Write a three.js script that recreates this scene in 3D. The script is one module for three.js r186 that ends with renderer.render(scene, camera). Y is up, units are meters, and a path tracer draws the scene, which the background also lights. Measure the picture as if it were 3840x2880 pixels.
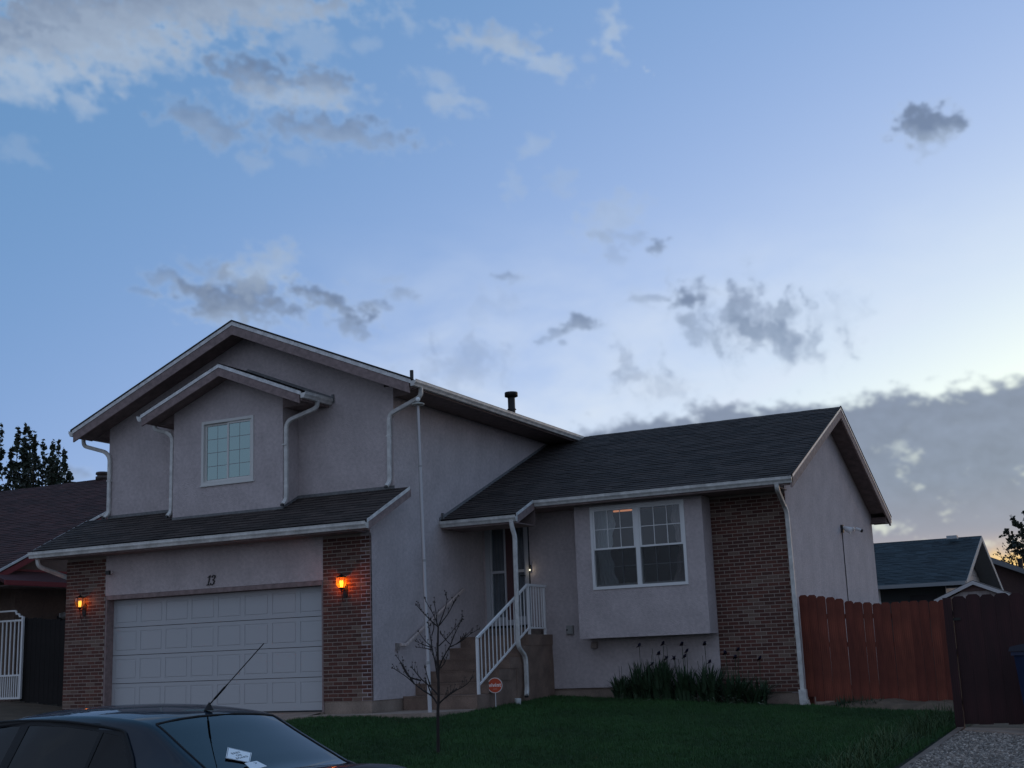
import * as THREE from 'three';
import { mergeGeometries, toCreasedNormals } from 'three/addons/utils/BufferGeometryUtils.js';
import { FontLoader } from 'three/addons/loaders/FontLoader.js';
import { TextGeometry } from 'three/addons/geometries/TextGeometry.js';

// ---------------------------------------------------------------- camera, sky, sun, exposure
const scene = new THREE.Scene();
const camera = new THREE.PerspectiveCamera(33.19, 4 / 3, 0.1, 1500);
camera.position.set(12.324, 0.764, 19.331);
camera.up.set(0.12554, 0.97712, 0.17169);
camera.lookAt(12.324 - 0.4284, 0.764 + 0.20949, 19.331 - 0.87897);
const renderer = new THREE.WebGLRenderer();
renderer.toneMapping = THREE.LinearToneMapping;
renderer.toneMappingExposure = 1;
renderer.shadowMap.enabled = true;

const D2R = Math.PI / 180;
const SUN_AZ = 25, SUN_EL = 4;                       // azimuth from -z towards +x
const aeDir = (az, el) => new THREE.Vector3(Math.sin(az * D2R) * Math.cos(el * D2R), Math.sin(el * D2R), -Math.cos(az * D2R) * Math.cos(el * D2R));
const sun = new THREE.DirectionalLight(0xffc48a, 0.12);
sun.position.copy(aeDir(SUN_AZ, SUN_EL)).multiplyScalar(60);
sun.castShadow = true; sun.shadow.radius = 24;
Object.assign(sun.shadow.camera, { left: -30, right: 30, top: 30, bottom: -30, near: 1, far: 160 });
scene.add(sun, sun.target);

const clamp = (x, a = 0, b = 1) => Math.min(b, Math.max(a, x));
const sm = (a, b, x) => { const t = clamp((x - a) / (b - a)); return t * t * (3 - 2 * t); };
const mix = (a, b, t) => a + (b - a) * t;
const lin1 = (c) => { c /= 255; return c <= 0.04045 ? c / 12.92 : Math.pow((c + 0.055) / 1.055, 2.4); };
const lin = (r, g, b) => [lin1(r), lin1(g), lin1(b)];
function rng(seed) { let a = seed >>> 0; return () => { a = (a + 0x6D2B79F5) | 0; let t = Math.imul(a ^ (a >>> 15), 1 | a); t = (t + Math.imul(t ^ (t >>> 7), 61 | t)) ^ t; return ((t ^ (t >>> 14)) >>> 0) / 4294967296; }; }
const PERM = new Uint8Array(512), PG = new Float32Array(512);
{ const r = rng(7); const p = [...Array(256).keys()]; for (let i = 255; i > 0; i--) { const j = Math.floor(r() * (i + 1)); [p[i], p[j]] = [p[j], p[i]]; } for (let i = 0; i < 512; i++) { PERM[i] = p[i & 255]; } for (let i = 0; i < 256; i++) PG[i] = PG[i + 256] = r() * 6.28318; }
const GX = PG.map(Math.cos), GY = PG.map(Math.sin);
// gradient noise in 2D, optional period; about -0.7..0.7
function pn(x, y, per = 256) {
  const xi = Math.floor(x), yi = Math.floor(y), fx = x - xi, fy = y - yi;
  const m = (v) => ((v % per) + per) % per;
  const x0 = m(xi), x1 = m(xi + 1), y0 = m(yi), y1 = m(yi + 1);
  const u = fx * fx * fx * (fx * (fx * 6 - 15) + 10), v = fy * fy * fy * (fy * (fy * 6 - 15) + 10);
  const g = (a, b, dx, dy) => { const h = PERM[PERM[a & 255] + (b & 255)]; return GX[h] * dx + GY[h] * dy; };
  return mix(mix(g(x0, y0, fx, fy), g(x1, y0, fx - 1, fy), u), mix(g(x0, y1, fx, fy - 1), g(x1, y1, fx - 1, fy - 1), u), v);
}
function fbm(x, y, oct = 4, per = 256, gain = 0.5) { let s = 0, a = 1, f = 1, n = 0; for (let i = 0; i < oct; i++) { s += a * pn(x * f + i * 17 * (per === 256), y * f, per * f > 256 ? 256 : per * f); n += a; a *= gain; f *= 2; } return s / n; }

// clouds seen in the sky: azimuth, elevation, half width, half height, tilt (degrees), cover, darkness
const CLOUDS = [[-19.05,25.42,0.05,0.42,-3,0.45,0],[-46.32,26.73,5.56,1.75,8,0.85,0.75],[-41.25,28.05,6.79,1.13,6,0.75,0.6],[-43.89,26.06,3.5,1.13,10,0.6,0.25],[-47.61,24.74,2.47,0.72,-8,0.5,0.1],[-47.87,24.07,1.44,0.54,2,0.4,0.1],[-36.55,28.44,2.68,0.66,2,0.45,0.3],[-45.11,23.7,0.66,0.41,2,0.35,0.1],[-47.65,21.58,0.93,0.45,-18,0.18,0.1],[-37.4,25.46,1.75,0.78,-8,0.62,0.8],[-34.49,25.18,1.13,0.74,-13,0.6,0.6],[-35.58,24.63,2.78,0.45,0,0.45,0.15],[-39.7,23.33,1.85,0.66,-16,0.48,0.65],[-33.86,23.24,3.09,0.66,-7,0.52,0.65],[-37.59,21.83,0.54,0.37,2,0.25,0.2],[-35.58,22.22,0.72,0.29,-18,0.2,0.2],[-35.13,27.02,1.34,0.66,-3,0.28,0.15],[-32.39,26.95,0.37,0.29,2,0.22,0.1],[-26.17,26.95,1.96,0.54,-12,0.62,0.25],[-23.87,26.03,1.48,0.41,-20,0.5,0.1],[-20.62,27.24,0.49,0.86,-6,0.5,0.05],[-20.46,26.31,0.25,0.58,10,0.35,0.05],[-21.75,26.16,0.29,0.21,2,0.2,0.1],[-28.37,24.42,0.95,0.49,-8,0.42,0.1],[-29.11,25.46,0.99,0.41,-23,0.32,0.1],[-30.49,27.86,0.54,0.29,-43,0.28,0.1],[-24.59,22.58,0.66,0.37,17,0.28,0.1],[-6.58,21.65,1.36,0.62,-4,0.85,0.95],[-6.46,21.01,0.99,0.49,10,0.5,0.35],[-18.92,17.8,0.43,0.31,2,0.62,0.85],[-38.17,15.88,2.37,0.93,-2,0.72,0.85],[-37.26,17.21,1.44,0.86,22,0.5,0.15],[-39.0,16.87,1.65,0.49,-23,0.35,0.5],[-39.19,15.26,1.13,0.33,2,0.4,0.5],[-34.2,15.93,1.65,0.49,-26,0.68,0.85],[-33.16,14.81,0.91,0.49,-13,0.55,0.7],[-32.35,15.72,0.78,0.25,-8,0.45,0.7],[-41.12,16.6,1.13,0.33,-23,0.42,0.7],[-42.4,16.11,0.58,0.16,-8,0.28,0.7],[-30.82,16.15,0.78,0.25,-8,0.4,0.6],[-31.48,16.83,0.51,0.21,2,0.18,0.3],[-20.97,19.21,1.48,0.91,22,0.34,0.1],[-20.7,18.34,1.24,0.29,-8,0.3,0.5],[-20.96,17.63,0.49,0.41,-33,0.25,0.5],[-25.82,16.8,0.74,0.23,-8,0.42,0.8],[-25.54,20.96,0.33,0.7,-8,0.2,0.1],[-23.32,21.0,0.62,0.54,32,0.2,0.15],[-18.08,15.46,0.7,0.45,-3,0.72,0.95],[-19.7,15.57,1.07,0.16,6,0.4,0.6],[-22.65,14.67,0.82,0.33,-6,0.66,0.85],[-23.91,14.22,0.78,0.19,20,0.45,0.7],[-23.61,13.84,0.25,0.14,2,0.4,0.7],[-15.3,14.33,3.1,1.8,-8,0.78,0.75,1],[-13.54,13.27,2.9,1.15,-13,0.62,0.65,1],[-11.66,14.0,2.26,1.24,2,0.22,0.4,1],[-20.43,12.13,1.28,1.07,-8,0.53,0.7,1],[-19.01,11.53,1.44,0.82,-18,0.38,0.5,1],[-28.19,12.98,2.68,1.44,2,0.31,0.6,1],[-26.83,15.61,1.65,0.82,2,0.15,0.5,1],[-45.24,8.27,0.86,0.33,10,0.5,0.6]];
function makeSky() {
  const W = 4096, H = 2048, d = new Float32Array(W * H * 4);
  const EAST = lin(166, 178, 200), EASTZ = lin(124, 148, 186);
  const DARK = lin(110, 127, 155), LITE = lin(178, 196, 218), BANK = lin(124, 137, 160), BANKLOW = lin(142, 143, 162), FIRE = lin(255, 214, 140), PINK = lin(186, 168, 172);
  // a lookup of clouds per 2-degree azimuth bin
  const bins = Array.from({ length: 180 }, () => []);
  for (const c0 of CLOUDS) { const k = c0[7] ? 1.25 : c0[3] > 1.2 ? 1.12 : 1.38, c = [c0[0], c0[1], c0[2] * k, c0[3] * k, c0[4], c0[5], c0[6]], soft = c0[7] || 0; const R = Math.max(c[2], c[3]) * 1.7 / Math.cos(c[1] * D2R); for (let b = Math.floor((c[0] - R + 180) / 2); b <= Math.floor((c[0] + R + 180) / 2); b++) bins[(b + 180) % 180].push([...c, Math.cos(c[4] * D2R), Math.sin(c[4] * D2R), soft]); }
  const col = [0, 0, 0];
  for (let j = 0; j < H; j++) {
    const el = ((j + 0.5) / H - 0.5) * 180, ce = Math.cos(el * D2R), se = Math.sin(el * D2R), e0 = Math.max(el, 0);
    for (let i = 0; i < W; i++) {
      const k = (j * W + i) * 4;
      if (el < -3) { d[k] = 0.08; d[k + 1] = 0.09; d[k + 2] = 0.1; d[k + 3] = 1; continue; }
      const th = ((i + 0.5) / W - 0.5) * 2 * Math.PI, x = Math.cos(th) * ce, z = Math.sin(th) * ce;
      const az = Math.atan2(x, -z) / D2R;
      const off = ((az - SUN_AZ + 540) % 360) - 180, away = off > 0 ? sm(22, 105, off) : sm(75, 150, -off);
      // air: brightest low down on the side where the sun has set, blue overhead, greyer opposite
      const rr = 0.105 + Math.exp(-Math.max(e0, 2) / 11.5) * (0.1 + 3.05 * Math.exp(-((off / (off > 0 ? 34 : 46)) ** 2))), w = clamp((rr - 0.25) / 0.6);
      const air = [rr, 0.165 + 0.93 * rr, 1.0 - 0.42 * Math.exp(-(rr - 0.165) / 0.28) + 0.25 * Math.max(0, rr - 1)];
      const et = Math.exp(-e0 / 35);
      for (let q = 0; q < 3; q++) col[q] = mix(air[q], mix(EASTZ[q], EAST[q], et), away);
      // drifting cloud elsewhere in the sky (a thin broken sheet, projected on a plane overhead)
      const inFrame = sm(64, 56, Math.abs(az + 26) * 1.6 + Math.max(0, el - 34) * 1.2 + 0);
      if (el > 4 && inFrame < 1) {
        const h = 1 / Math.max(se, 0.06), px = x * h * 1.6, py = z * h * 1.6;
        const n = fbm(px + 31.3, py + 12.7, 5) + 0.25 * fbm(px * 0.35, py * 0.35 + 5, 2);
        const a = sm(0.05, 0.32, n) * 0.55 * (1 - inFrame) * sm(4, 9, el);
        const dk = sm(0.12, 0.4, n);
        for (let q = 0; q < 3; q++) col[q] = mix(col[q], mix(LITE[q], DARK[q], dk), a);
      }
      // a thin bright veil low in the west
      if (el > 5 && el < 24) {
        const vn = fbm(az * 0.22 + 11, el * 0.5 + 3 + 0.4 * pn(az * 0.3, el * 0.3), 5, 256, 0.55), va = sm(21, 10.5, el) * sm(-40, -26, az) * sm(60, 25, az) * clamp(0.42 + vn * 1.3) * 0.7;
        const VEIL = [0.72, 0.80, 0.90]; for (let q = 0; q < 3; q++) col[q] = mix(col[q], Math.max(VEIL[q], col[q]), va);
      }
      // placed clouds
      const near = bins[Math.floor((az + 180) / 2) % 180];
      if (near.length && el > 6) {
        const u = az * Math.cos(el * D2R), v = el;
        let wx = null, wy, f1, f2, f3;
        for (const c of near) {
          const dx0 = (az - c[0]) * Math.cos(c[1] * D2R), dy0 = v - c[1];
          if (Math.abs(dx0) > c[2] * 1.7 + c[3] || Math.abs(dy0) > c[3] * 1.7 + c[2] * Math.abs(c[8]) * 1.7) continue;
          if (wx === null) { wx = fbm(u * 0.8 + 3, v * 1.0, 4) ; wy = fbm(u * 0.8 + 40, v * 1.0 + 9, 4); f1 = fbm(u * 1.3 + 9, v * 1.7 + 4, 6, 256, 0.58); f2 = fbm(u * 3.1 + 19, v * 3.6 + 4, 4, 256, 0.6); f3 = fbm(u * 1.1 + 60 + wx * 1.2, v * 0.55 + wy, 6, 256, 0.56); }
          const ss = Math.min(c[3] * 1.1, 0.75);
          const ddx = dx0 + wx * ss * 2.2, ddy = dy0 + wy * ss * 1.4;
          const rx = (ddx * c[7] + ddy * c[8]) / c[2], ry = (-ddx * c[8] + ddy * c[7]) / c[3];
          const r = Math.sqrt(rx * rx + ry * ry) + (c[9] ? f3 * -1.7 + f2 * -0.15 : f1 * -1.15 + f2 * -0.35);
          const den = c[9] ? sm(1.15, -0.25, r) : sm(1.12, 0.2, r);
          if (den <= 0) continue;
          const a = clamp(den * c[5] * 1.3, 0, 0.96);
          const dk = clamp(c[6] * sm(0.1, 0.65, den) * (1.05 + 0.5 * ry) + f1 * 0.35);
          // haze in front of and behind a cloud takes some of the sky's own brightness towards the sunset
          for (let q = 0; q < 3; q++) { const li = mix(LITE[q], Math.max(col[q], LITE[q]) * 0.96, w), da = mix(DARK[q], DARK[q] * 1.1 + col[q] * 0.12, w); col[q] = mix(col[q], mix(li, da, dk), a); }
        }
      }
      // the low bank of cloud along the western horizon
      const bw = sm(-36, -25, az) * sm(100, 60, az);
      if (bw > 0 && el < 15) {
        const n1 = fbm(az * 0.42 + 7, el * 0.62 + 1, 5, 256, 0.55), n2 = fbm(az * 1.5 + 3, el * 2.1, 5, 256, 0.55), wisp = fbm(az * 0.5 + 50, el * 0.9, 5, 256, 0.6);
        const top = mix(9.9, 10.5, sm(-26, -14, az)) + n1 * 1.6 + n2 * 0.9;
        let a = sm(0.45, -0.35, el - top) * bw * 0.93;
        const thin = sm(0.10, 0.34, wisp) * sm(9.5, 7.5, el) * 0.55;
        a *= 1 - thin * 0.7;
        const low = sm(7.2, 3.6, el), vlow = sm(4.9, 3.2, el);
        const gapAz = sm(-8.5, -5.0, az) * sm(75, 45, az);
        const gap = sm(3.9, 3.2, el + n2 * 0.6) * gapAz;
        for (let q = 0; q < 3; q++) {
          let b = mix(BANK[q] * (1 + n2 * 0.22 + n1 * 0.2), BANKLOW[q], low); b = mix(b, PINK[q], vlow * 0.75);
          b = mix(b, mix(b, FIRE[q], 0.35), sm(4.6, 3.7, el) * gapAz * 0.45);
          col[q] = mix(col[q], b, a); col[q] = mix(col[q], FIRE[q] * 1.02, gap * bw);
        }
      }
      d[k] = col[0]; d[k + 1] = col[1]; d[k + 2] = col[2]; d[k + 3] = 1;
    }
  }
  const t = new THREE.DataTexture(d, W, H, THREE.RGBAFormat, THREE.FloatType);
  t.mapping = THREE.EquirectangularReflectionMapping; t.magFilter = THREE.LinearFilter; t.minFilter = THREE.LinearFilter; t.needsUpdate = true;
  return t;
}
const skyTex = makeSky();
scene.background = skyTex; scene.environment = skyTex;
scene.backgroundIntensity = 1; scene.environmentIntensity = 1;

// ---------------------------------------------------------------- helpers
const V = (x, y, z) => new THREE.Vector3(x, y, z);
const used = {};
function numbered(n) { if (!(n in used)) { used[n] = 0; return n; } used[n]++; return n + '_' + String(used[n]).padStart(3, '0'); }
function shade(m) { m.castShadow = true; m.receiveShadow = true; return m; }
function thing(name, label, category, pos = [0, 0, 0], turn = 0, group) {
  const o = new THREE.Group(); o.name = numbered(name); o.position.set(...pos); o.rotation.y = turn; o.userData = { label, category };
  if (group) o.userData.group = group;
  scene.add(o); return o;
}
function geo1(g) { g = Array.isArray(g) ? mergeGeometries(g.map((q) => { q = q.index ? q.toNonIndexed() : q; for (const k of Object.keys(q.attributes)) if (!['position', 'normal', 'uv', 'color'].includes(k)) q.deleteAttribute(k); return q; })) : g; return g; }
function part(name, g, m, parent, label) { const o = shade(new THREE.Mesh(geo1(g), m)); o.name = name; if (label) o.userData.label = label; parent.add(o); return o; }
function structure(name, g, m, label) { const o = shade(new THREE.Mesh(geo1(g), m)); o.name = numbered(name); o.userData = { kind: 'structure' }; if (label) o.userData.label = label; scene.add(o); return o; }
// uv in metres from the face's own direction
function muv(g) {
  g = g.index ? g.toNonIndexed() : g; const p = g.attributes.position, n = g.attributes.normal, uv = new Float32Array(p.count * 2);
  for (let i = 0; i < p.count; i++) { const ax = Math.abs(n.getX(i)), ay = Math.abs(n.getY(i)), az = Math.abs(n.getZ(i)); const x = p.getX(i), y = p.getY(i), z = p.getZ(i); let u, v; if (ay > ax && ay > az) { u = x; v = z; } else if (ax > az) { u = z; v = y; } else { u = x; v = y; } uv[2 * i] = u; uv[2 * i + 1] = v; }
  g.setAttribute('uv', new THREE.BufferAttribute(uv, 2)); return g;
}
const box = (x0, x1, y0, y1, z0, z1) => { const g = new THREE.BoxGeometry(x1 - x0, y1 - y0, z1 - z0); g.translate((x0 + x1) / 2, (y0 + y1) / 2, (z0 + z1) / 2); return muv(g); };
function extr(shape, depth, bevel) { return new THREE.ExtrudeGeometry(shape, { depth, bevelEnabled: !!bevel, bevelThickness: bevel || 0, bevelSize: bevel || 0, bevelSegments: 1, steps: 1, curveSegments: 12 }); }
function poly(pts, holes = []) { const s = new THREE.Shape(pts.map((p) => new THREE.Vector2(p[0], p[1]))); for (const h of holes) s.holes.push(new THREE.Path(h.map((p) => new THREE.Vector2(p[0], p[1])))); return s; }
const rectPts = (x0, x1, y0, y1) => [[x0, y0], [x1, y0], [x1, y1], [x0, y1]];
// outline in (x, y), from z0 to z1
const prismZ = (pts, z0, z1, holes) => { const g = extr(poly(pts, holes), z1 - z0); g.translate(0, 0, z0); return muv(g); };
// outline in (z, y), from x0 to x1
const prismX = (pts, x0, x1, holes) => { const f = (a) => a.map((p) => [-p[0], p[1]]); const g = extr(poly(f(pts), (holes || []).map(f)), x1 - x0); g.rotateY(Math.PI / 2); g.translate(x0, 0, 0); return muv(g); };
const bandOf = (pts, a, b) => [...pts.map((p) => [p[0], p[1] - a]), ...pts.slice().reverse().map((p) => [p[0], p[1] - b])];
const bandZ = (pts, a, b, z0, z1) => prismZ(bandOf(pts, a, b), z0, z1);
const bandX = (pts, a, b, x0, x1) => prismX(bandOf(pts, a, b), x0, x1);
function roundPath(pts, r = 0.06, n = 5) {
  const P = pts.map((p) => V(...p)), out = [P[0]];
  for (let i = 1; i < P.length - 1; i++) { const a = P[i - 1].clone().sub(P[i]), b = P[i + 1].clone().sub(P[i]); const ra = Math.min(r, a.length() * 0.45), rb = Math.min(r, b.length() * 0.45); const A = P[i].clone().addScaledVector(a.normalize(), ra), B = P[i].clone().addScaledVector(b.normalize(), rb); for (let k = 0; k <= n; k++) { const t = k / n; out.push(A.clone().multiplyScalar((1 - t) ** 2).addScaledVector(P[i], 2 * t * (1 - t)).addScaledVector(B, t * t)); } }
  out.push(P[P.length - 1]); return out;
}
// sweep a closed outline (pairs side, up) along a path; scale may vary along it
function sweep(path, prof, upHint = V(0, 0, 1), scaleAt) {
  const n = path.length, m = prof.length, pos = [], quad = (a, b, c, d) => pos.push(...a, ...b, ...c, ...a, ...c, ...d); const rings = [];
  for (let i = 0; i < n; i++) {
    const t = (i === 0 ? path[1].clone().sub(path[0]) : i === n - 1 ? path[n - 1].clone().sub(path[n - 2]) : path[i + 1].clone().sub(path[i]).normalize().add(path[i].clone().sub(path[i - 1]).normalize())).normalize();
    let u = upHint.clone().addScaledVector(t, -upHint.dot(t)); if (u.lengthSq() < 1e-4) u = V(0, 1, 0).addScaledVector(t, -t.y); u.normalize(); const s = t.clone().cross(u);
    const k = scaleAt ? scaleAt(i / (n - 1)) : 1;
    rings.push(prof.map(([a, b]) => path[i].clone().addScaledVector(s, a * k).addScaledVector(u, b * k).toArray()));
  }
  for (let i = 0; i < n - 1; i++) for (let j = 0; j < m; j++) { const j2 = (j + 1) % m; quad(rings[i][j], rings[i][j2], rings[i + 1][j2], rings[i + 1][j]); }
  for (const [ring, flip] of [[rings[0], 1], [rings[n - 1], 0]]) for (let j = 1; j < m - 1; j++) flip ? pos.push(...ring[0], ...ring[j + 1], ...ring[j]) : pos.push(...ring[0], ...ring[j], ...ring[j + 1]);
  let g = new THREE.BufferGeometry(); g.setAttribute('position', new THREE.Float32BufferAttribute(pos, 3)); g.setAttribute('uv', new THREE.Float32BufferAttribute(new Float32Array(pos.length / 3 * 2), 2)); g.computeVertexNormals(); g = toCreasedNormals(g, 0.6); return muv(g);
}
const rectProf = (a, b, c = 0.006) => [[-a / 2 + c, -b / 2], [a / 2 - c, -b / 2], [a / 2, -b / 2 + c], [a / 2, b / 2 - c], [a / 2 - c, b / 2], [-a / 2 + c, b / 2], [-a / 2, b / 2 - c], [-a / 2, -b / 2 + c]];
const roundProf = (r, n = 8) => Array.from({ length: n }, (_, i) => [Math.cos(i / n * 6.28318) * r, Math.sin(i / n * 6.28318) * r]);
const bar = (a, b, w, h = w, up) => sweep([V(...a), V(...b)], rectProf(w, h, Math.min(w, h) * 0.15), up);
const rod = (a, b, r, n = 8) => sweep([V(...a), V(...b)], roundProf(r, n));
const tube = (pts, r, n = 8, rp = 0.05) => sweep(roundPath(pts, rp), roundProf(r, n));
const lathe = (pts, n = 16) => new THREE.LatheGeometry(pts.map((p) => new THREE.Vector2(...p)), n);

// ---------------------------------------------------------------- textures and materials
function makeTex(n, fn, srgb) {
  const d = new Uint8Array(n * n * 4);
  for (let j = 0; j < n; j++) for (let i = 0; i < n; i++) { const c = fn(i / n, j / n), k = (j * n + i) * 4; if (typeof c === 'number') d[k] = d[k + 1] = d[k + 2] = clamp(c) * 255; else { d[k] = clamp(c[0]) * 255; d[k + 1] = clamp(c[1]) * 255; d[k + 2] = clamp(c[2]) * 255; } d[k + 3] = 255; }
  const t = new THREE.DataTexture(d, n, n); t.wrapS = t.wrapT = THREE.RepeatWrapping; t.magFilter = THREE.LinearFilter; t.minFilter = THREE.LinearMipmapLinearFilter; t.generateMipmaps = true; if (srgb) t.colorSpace = THREE.SRGBColorSpace; t.needsUpdate = true; return t;
}
const rep = (t, sx, sy = sx) => { const c = t.clone(); c.repeat.set(1 / sx, 1 / sy); c.needsUpdate = true; return c; };
const stuccoC = makeTex(512, (u, v) => { const big = fbm(u * 5, v * 5, 4, 5), midn = fbm(u * 40, v * 40, 3, 40), streak = fbm(u * 24, v * 4, 3, 4); const g = 0.90 + big * 0.10 + midn * 0.10 + streak * 0.035; return [g, g * 0.995, g * 0.99]; }, true);
const stuccoB = makeTex(512, (u, v) => 0.5 + 0.55 * fbm(u * 48, v * 48, 3, 48, 0.6) + 0.35 * Math.abs(fbm(u * 20, v * 20, 2, 20)));
const grainC = makeTex(256, (u, v) => { const g = 0.88 + fbm(u * 8, v * 8, 5, 8, 0.65) * 0.34; return g; }, true);
const grainB = makeTex(256, (u, v) => 0.5 + fbm(u * 24, v * 24, 4, 24, 0.6) * 0.8);
const woodC = makeTex(512, (u, v) => { const s = fbm(u * 60, v * 3, 4, 3, 0.6), k = fbm(u * 6, v * 2, 3, 2); const g = 0.82 + s * 0.42 + k * 0.2; return [g, g * 0.97, g * 0.95]; }, true);
const concC = makeTex(512, (u, v) => { const g = 0.86 + fbm(u * 4, v * 4, 6, 4, 0.6) * 0.30 + (fbm(u * 60, v * 60, 2, 60)) * 0.14; return [g, g * 0.985, g * 0.96]; }, true);
const std = (c, rough, o = {}) => { const m = new THREE.MeshStandardMaterial({ roughness: rough, ...o }); m.color.setRGB(...c); return m; };
const phys = (c, rough, o = {}) => { const m = new THREE.MeshPhysicalMaterial({ roughness: rough, ...o }); m.color.setRGB(...c); return m; };
const M = {
  stucco: std([0.645, 0.565, 0.56], 0.95, { map: rep(stuccoC, 2.6), bumpMap: rep(stuccoB, 1.1), bumpScale: 0.012 }),
  trim: std([0.34, 0.25, 0.235], 0.8, { map: rep(grainC, 0.9) }),
  soffit: std([0.27, 0.20, 0.185], 0.85, { map: rep(grainC, 1.3) }),
  gutter: std([0.84, 0.82, 0.77], 0.42, { map: rep(grainC, 1.7) }),
  drip: std([0.88, 0.87, 0.85], 0.4, { map: rep(grainC, 1.1) }),
  white: std([0.80, 0.79, 0.77], 0.5),
  doorWhite: std([0.46, 0.465, 0.47], 0.5),
  vinyl: std([0.66, 0.65, 0.61], 0.45),
  shingle: std([1, 1, 1], 0.97, { vertexColors: true, map: rep(grainC, 0.35), bumpMap: rep(grainB, 0.22), bumpScale: 0.004 }),
  deck: std([0.07, 0.06, 0.055], 0.95),
  mortar: std([0.34, 0.275, 0.23], 0.97, { bumpMap: rep(grainB, 0.2), bumpScale: 0.003 }),
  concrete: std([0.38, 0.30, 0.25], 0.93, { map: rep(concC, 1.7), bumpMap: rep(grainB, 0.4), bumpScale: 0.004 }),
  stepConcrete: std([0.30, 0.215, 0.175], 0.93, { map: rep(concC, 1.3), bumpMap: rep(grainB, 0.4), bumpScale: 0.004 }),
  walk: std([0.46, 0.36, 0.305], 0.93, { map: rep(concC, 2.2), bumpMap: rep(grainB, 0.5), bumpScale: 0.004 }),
  asphalt: std([0.05, 0.05, 0.052], 0.95, { map: rep(concC, 1.2), bumpMap: rep(grainB, 0.3), bumpScale: 0.006 }),
  dirt: std([0.15, 0.11, 0.075], 0.97, { map: rep(concC, 1.4), bumpMap: rep(grainB, 0.6), bumpScale: 0.02 }),
  soil: std([0.02, 0.03, 0.01], 0.97, { map: rep(concC, 0.9) }),
  flashing: std([0.20, 0.20, 0.20], 0.55, { map: rep(grainC, 0.8) }),
  blackMetal: std([0.02, 0.018, 0.017], 0.45, { metalness: 0.4 }),
  blackPlastic: std([0.018, 0.018, 0.02], 0.5),
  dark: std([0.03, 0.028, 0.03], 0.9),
  fence: std([0.225, 0.056, 0.033], 0.85, { map: rep(woodC, 0.6, 1.2) }),
  fence2: std([0.20, 0.049, 0.03], 0.85, { map: rep(woodC, 0.5, 1.4) }),
  fence3: std([0.25, 0.065, 0.038], 0.85, { map: rep(woodC, 0.7, 1.1) }),
  gate: std([0.046, 0.0125, 0.0145], 0.8, { map: rep(woodC, 0.6, 1.2) }),
  gate2: std([0.054, 0.015, 0.0165], 0.8, { map: rep(woodC, 0.5, 1.4) }),
  darkFence: std([0.014, 0.0105, 0.0095], 0.9, { map: rep(woodC, 0.6, 1.2) }),
  glass: phys([0.86, 0.9, 0.92], 0.02, { transmission: 1, thickness: 0, ior: 1.52 }),
  coated: phys([0.26, 0.36, 0.355], 0.07, { metalness: 0.92 }),
  curtain: phys([0.62, 0.60, 0.57], 1, { transmission: 0.35, thickness: 0, side: THREE.DoubleSide }),
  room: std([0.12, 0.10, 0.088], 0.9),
  bark: std([0.036, 0.028, 0.026], 0.9, { map: rep(woodC, 0.1, 0.5) }),
};

// ---------------------------------------------------------------- ground
function gh(x, z) {
  const zz = Math.max(0, z + 4.29), t = Math.min(1, zz / 14);
  const L = 0.03 - 0.051 * (x - 1.55) * (1 - t) - 0.033 * zz - 0.0017 * zz * zz;
  const Dv = -0.02 - 0.082 * Math.max(0, z) + (x < -7 ? 0.34 * sm(-7, -11, x) : 0);
  return mix(Dv, L, sm(-1.5, 1.2, x));
}
const yard = (x, z) => (z > 10.75 ? -0.889 : z > 9.1 ? -0.76 : Math.max(gh(clamp(x, -14, 12), z), -0.76));
function sheet(x0, x1, z0, z1, nx, nz, hf) {
  const g = new THREE.PlaneGeometry(1, 1, nx, nz), p = g.attributes.position, uv = g.attributes.uv;
  for (let i = 0; i < p.count; i++) { const x = mix(x0, x1, p.getX(i) + 0.5), z = mix(z0, z1, 0.5 - p.getY(i)); p.setXYZ(i, x, hf(x, z), z); uv.setXY(i, x, z); }
  g.computeVertexNormals(); return g;
}
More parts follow.
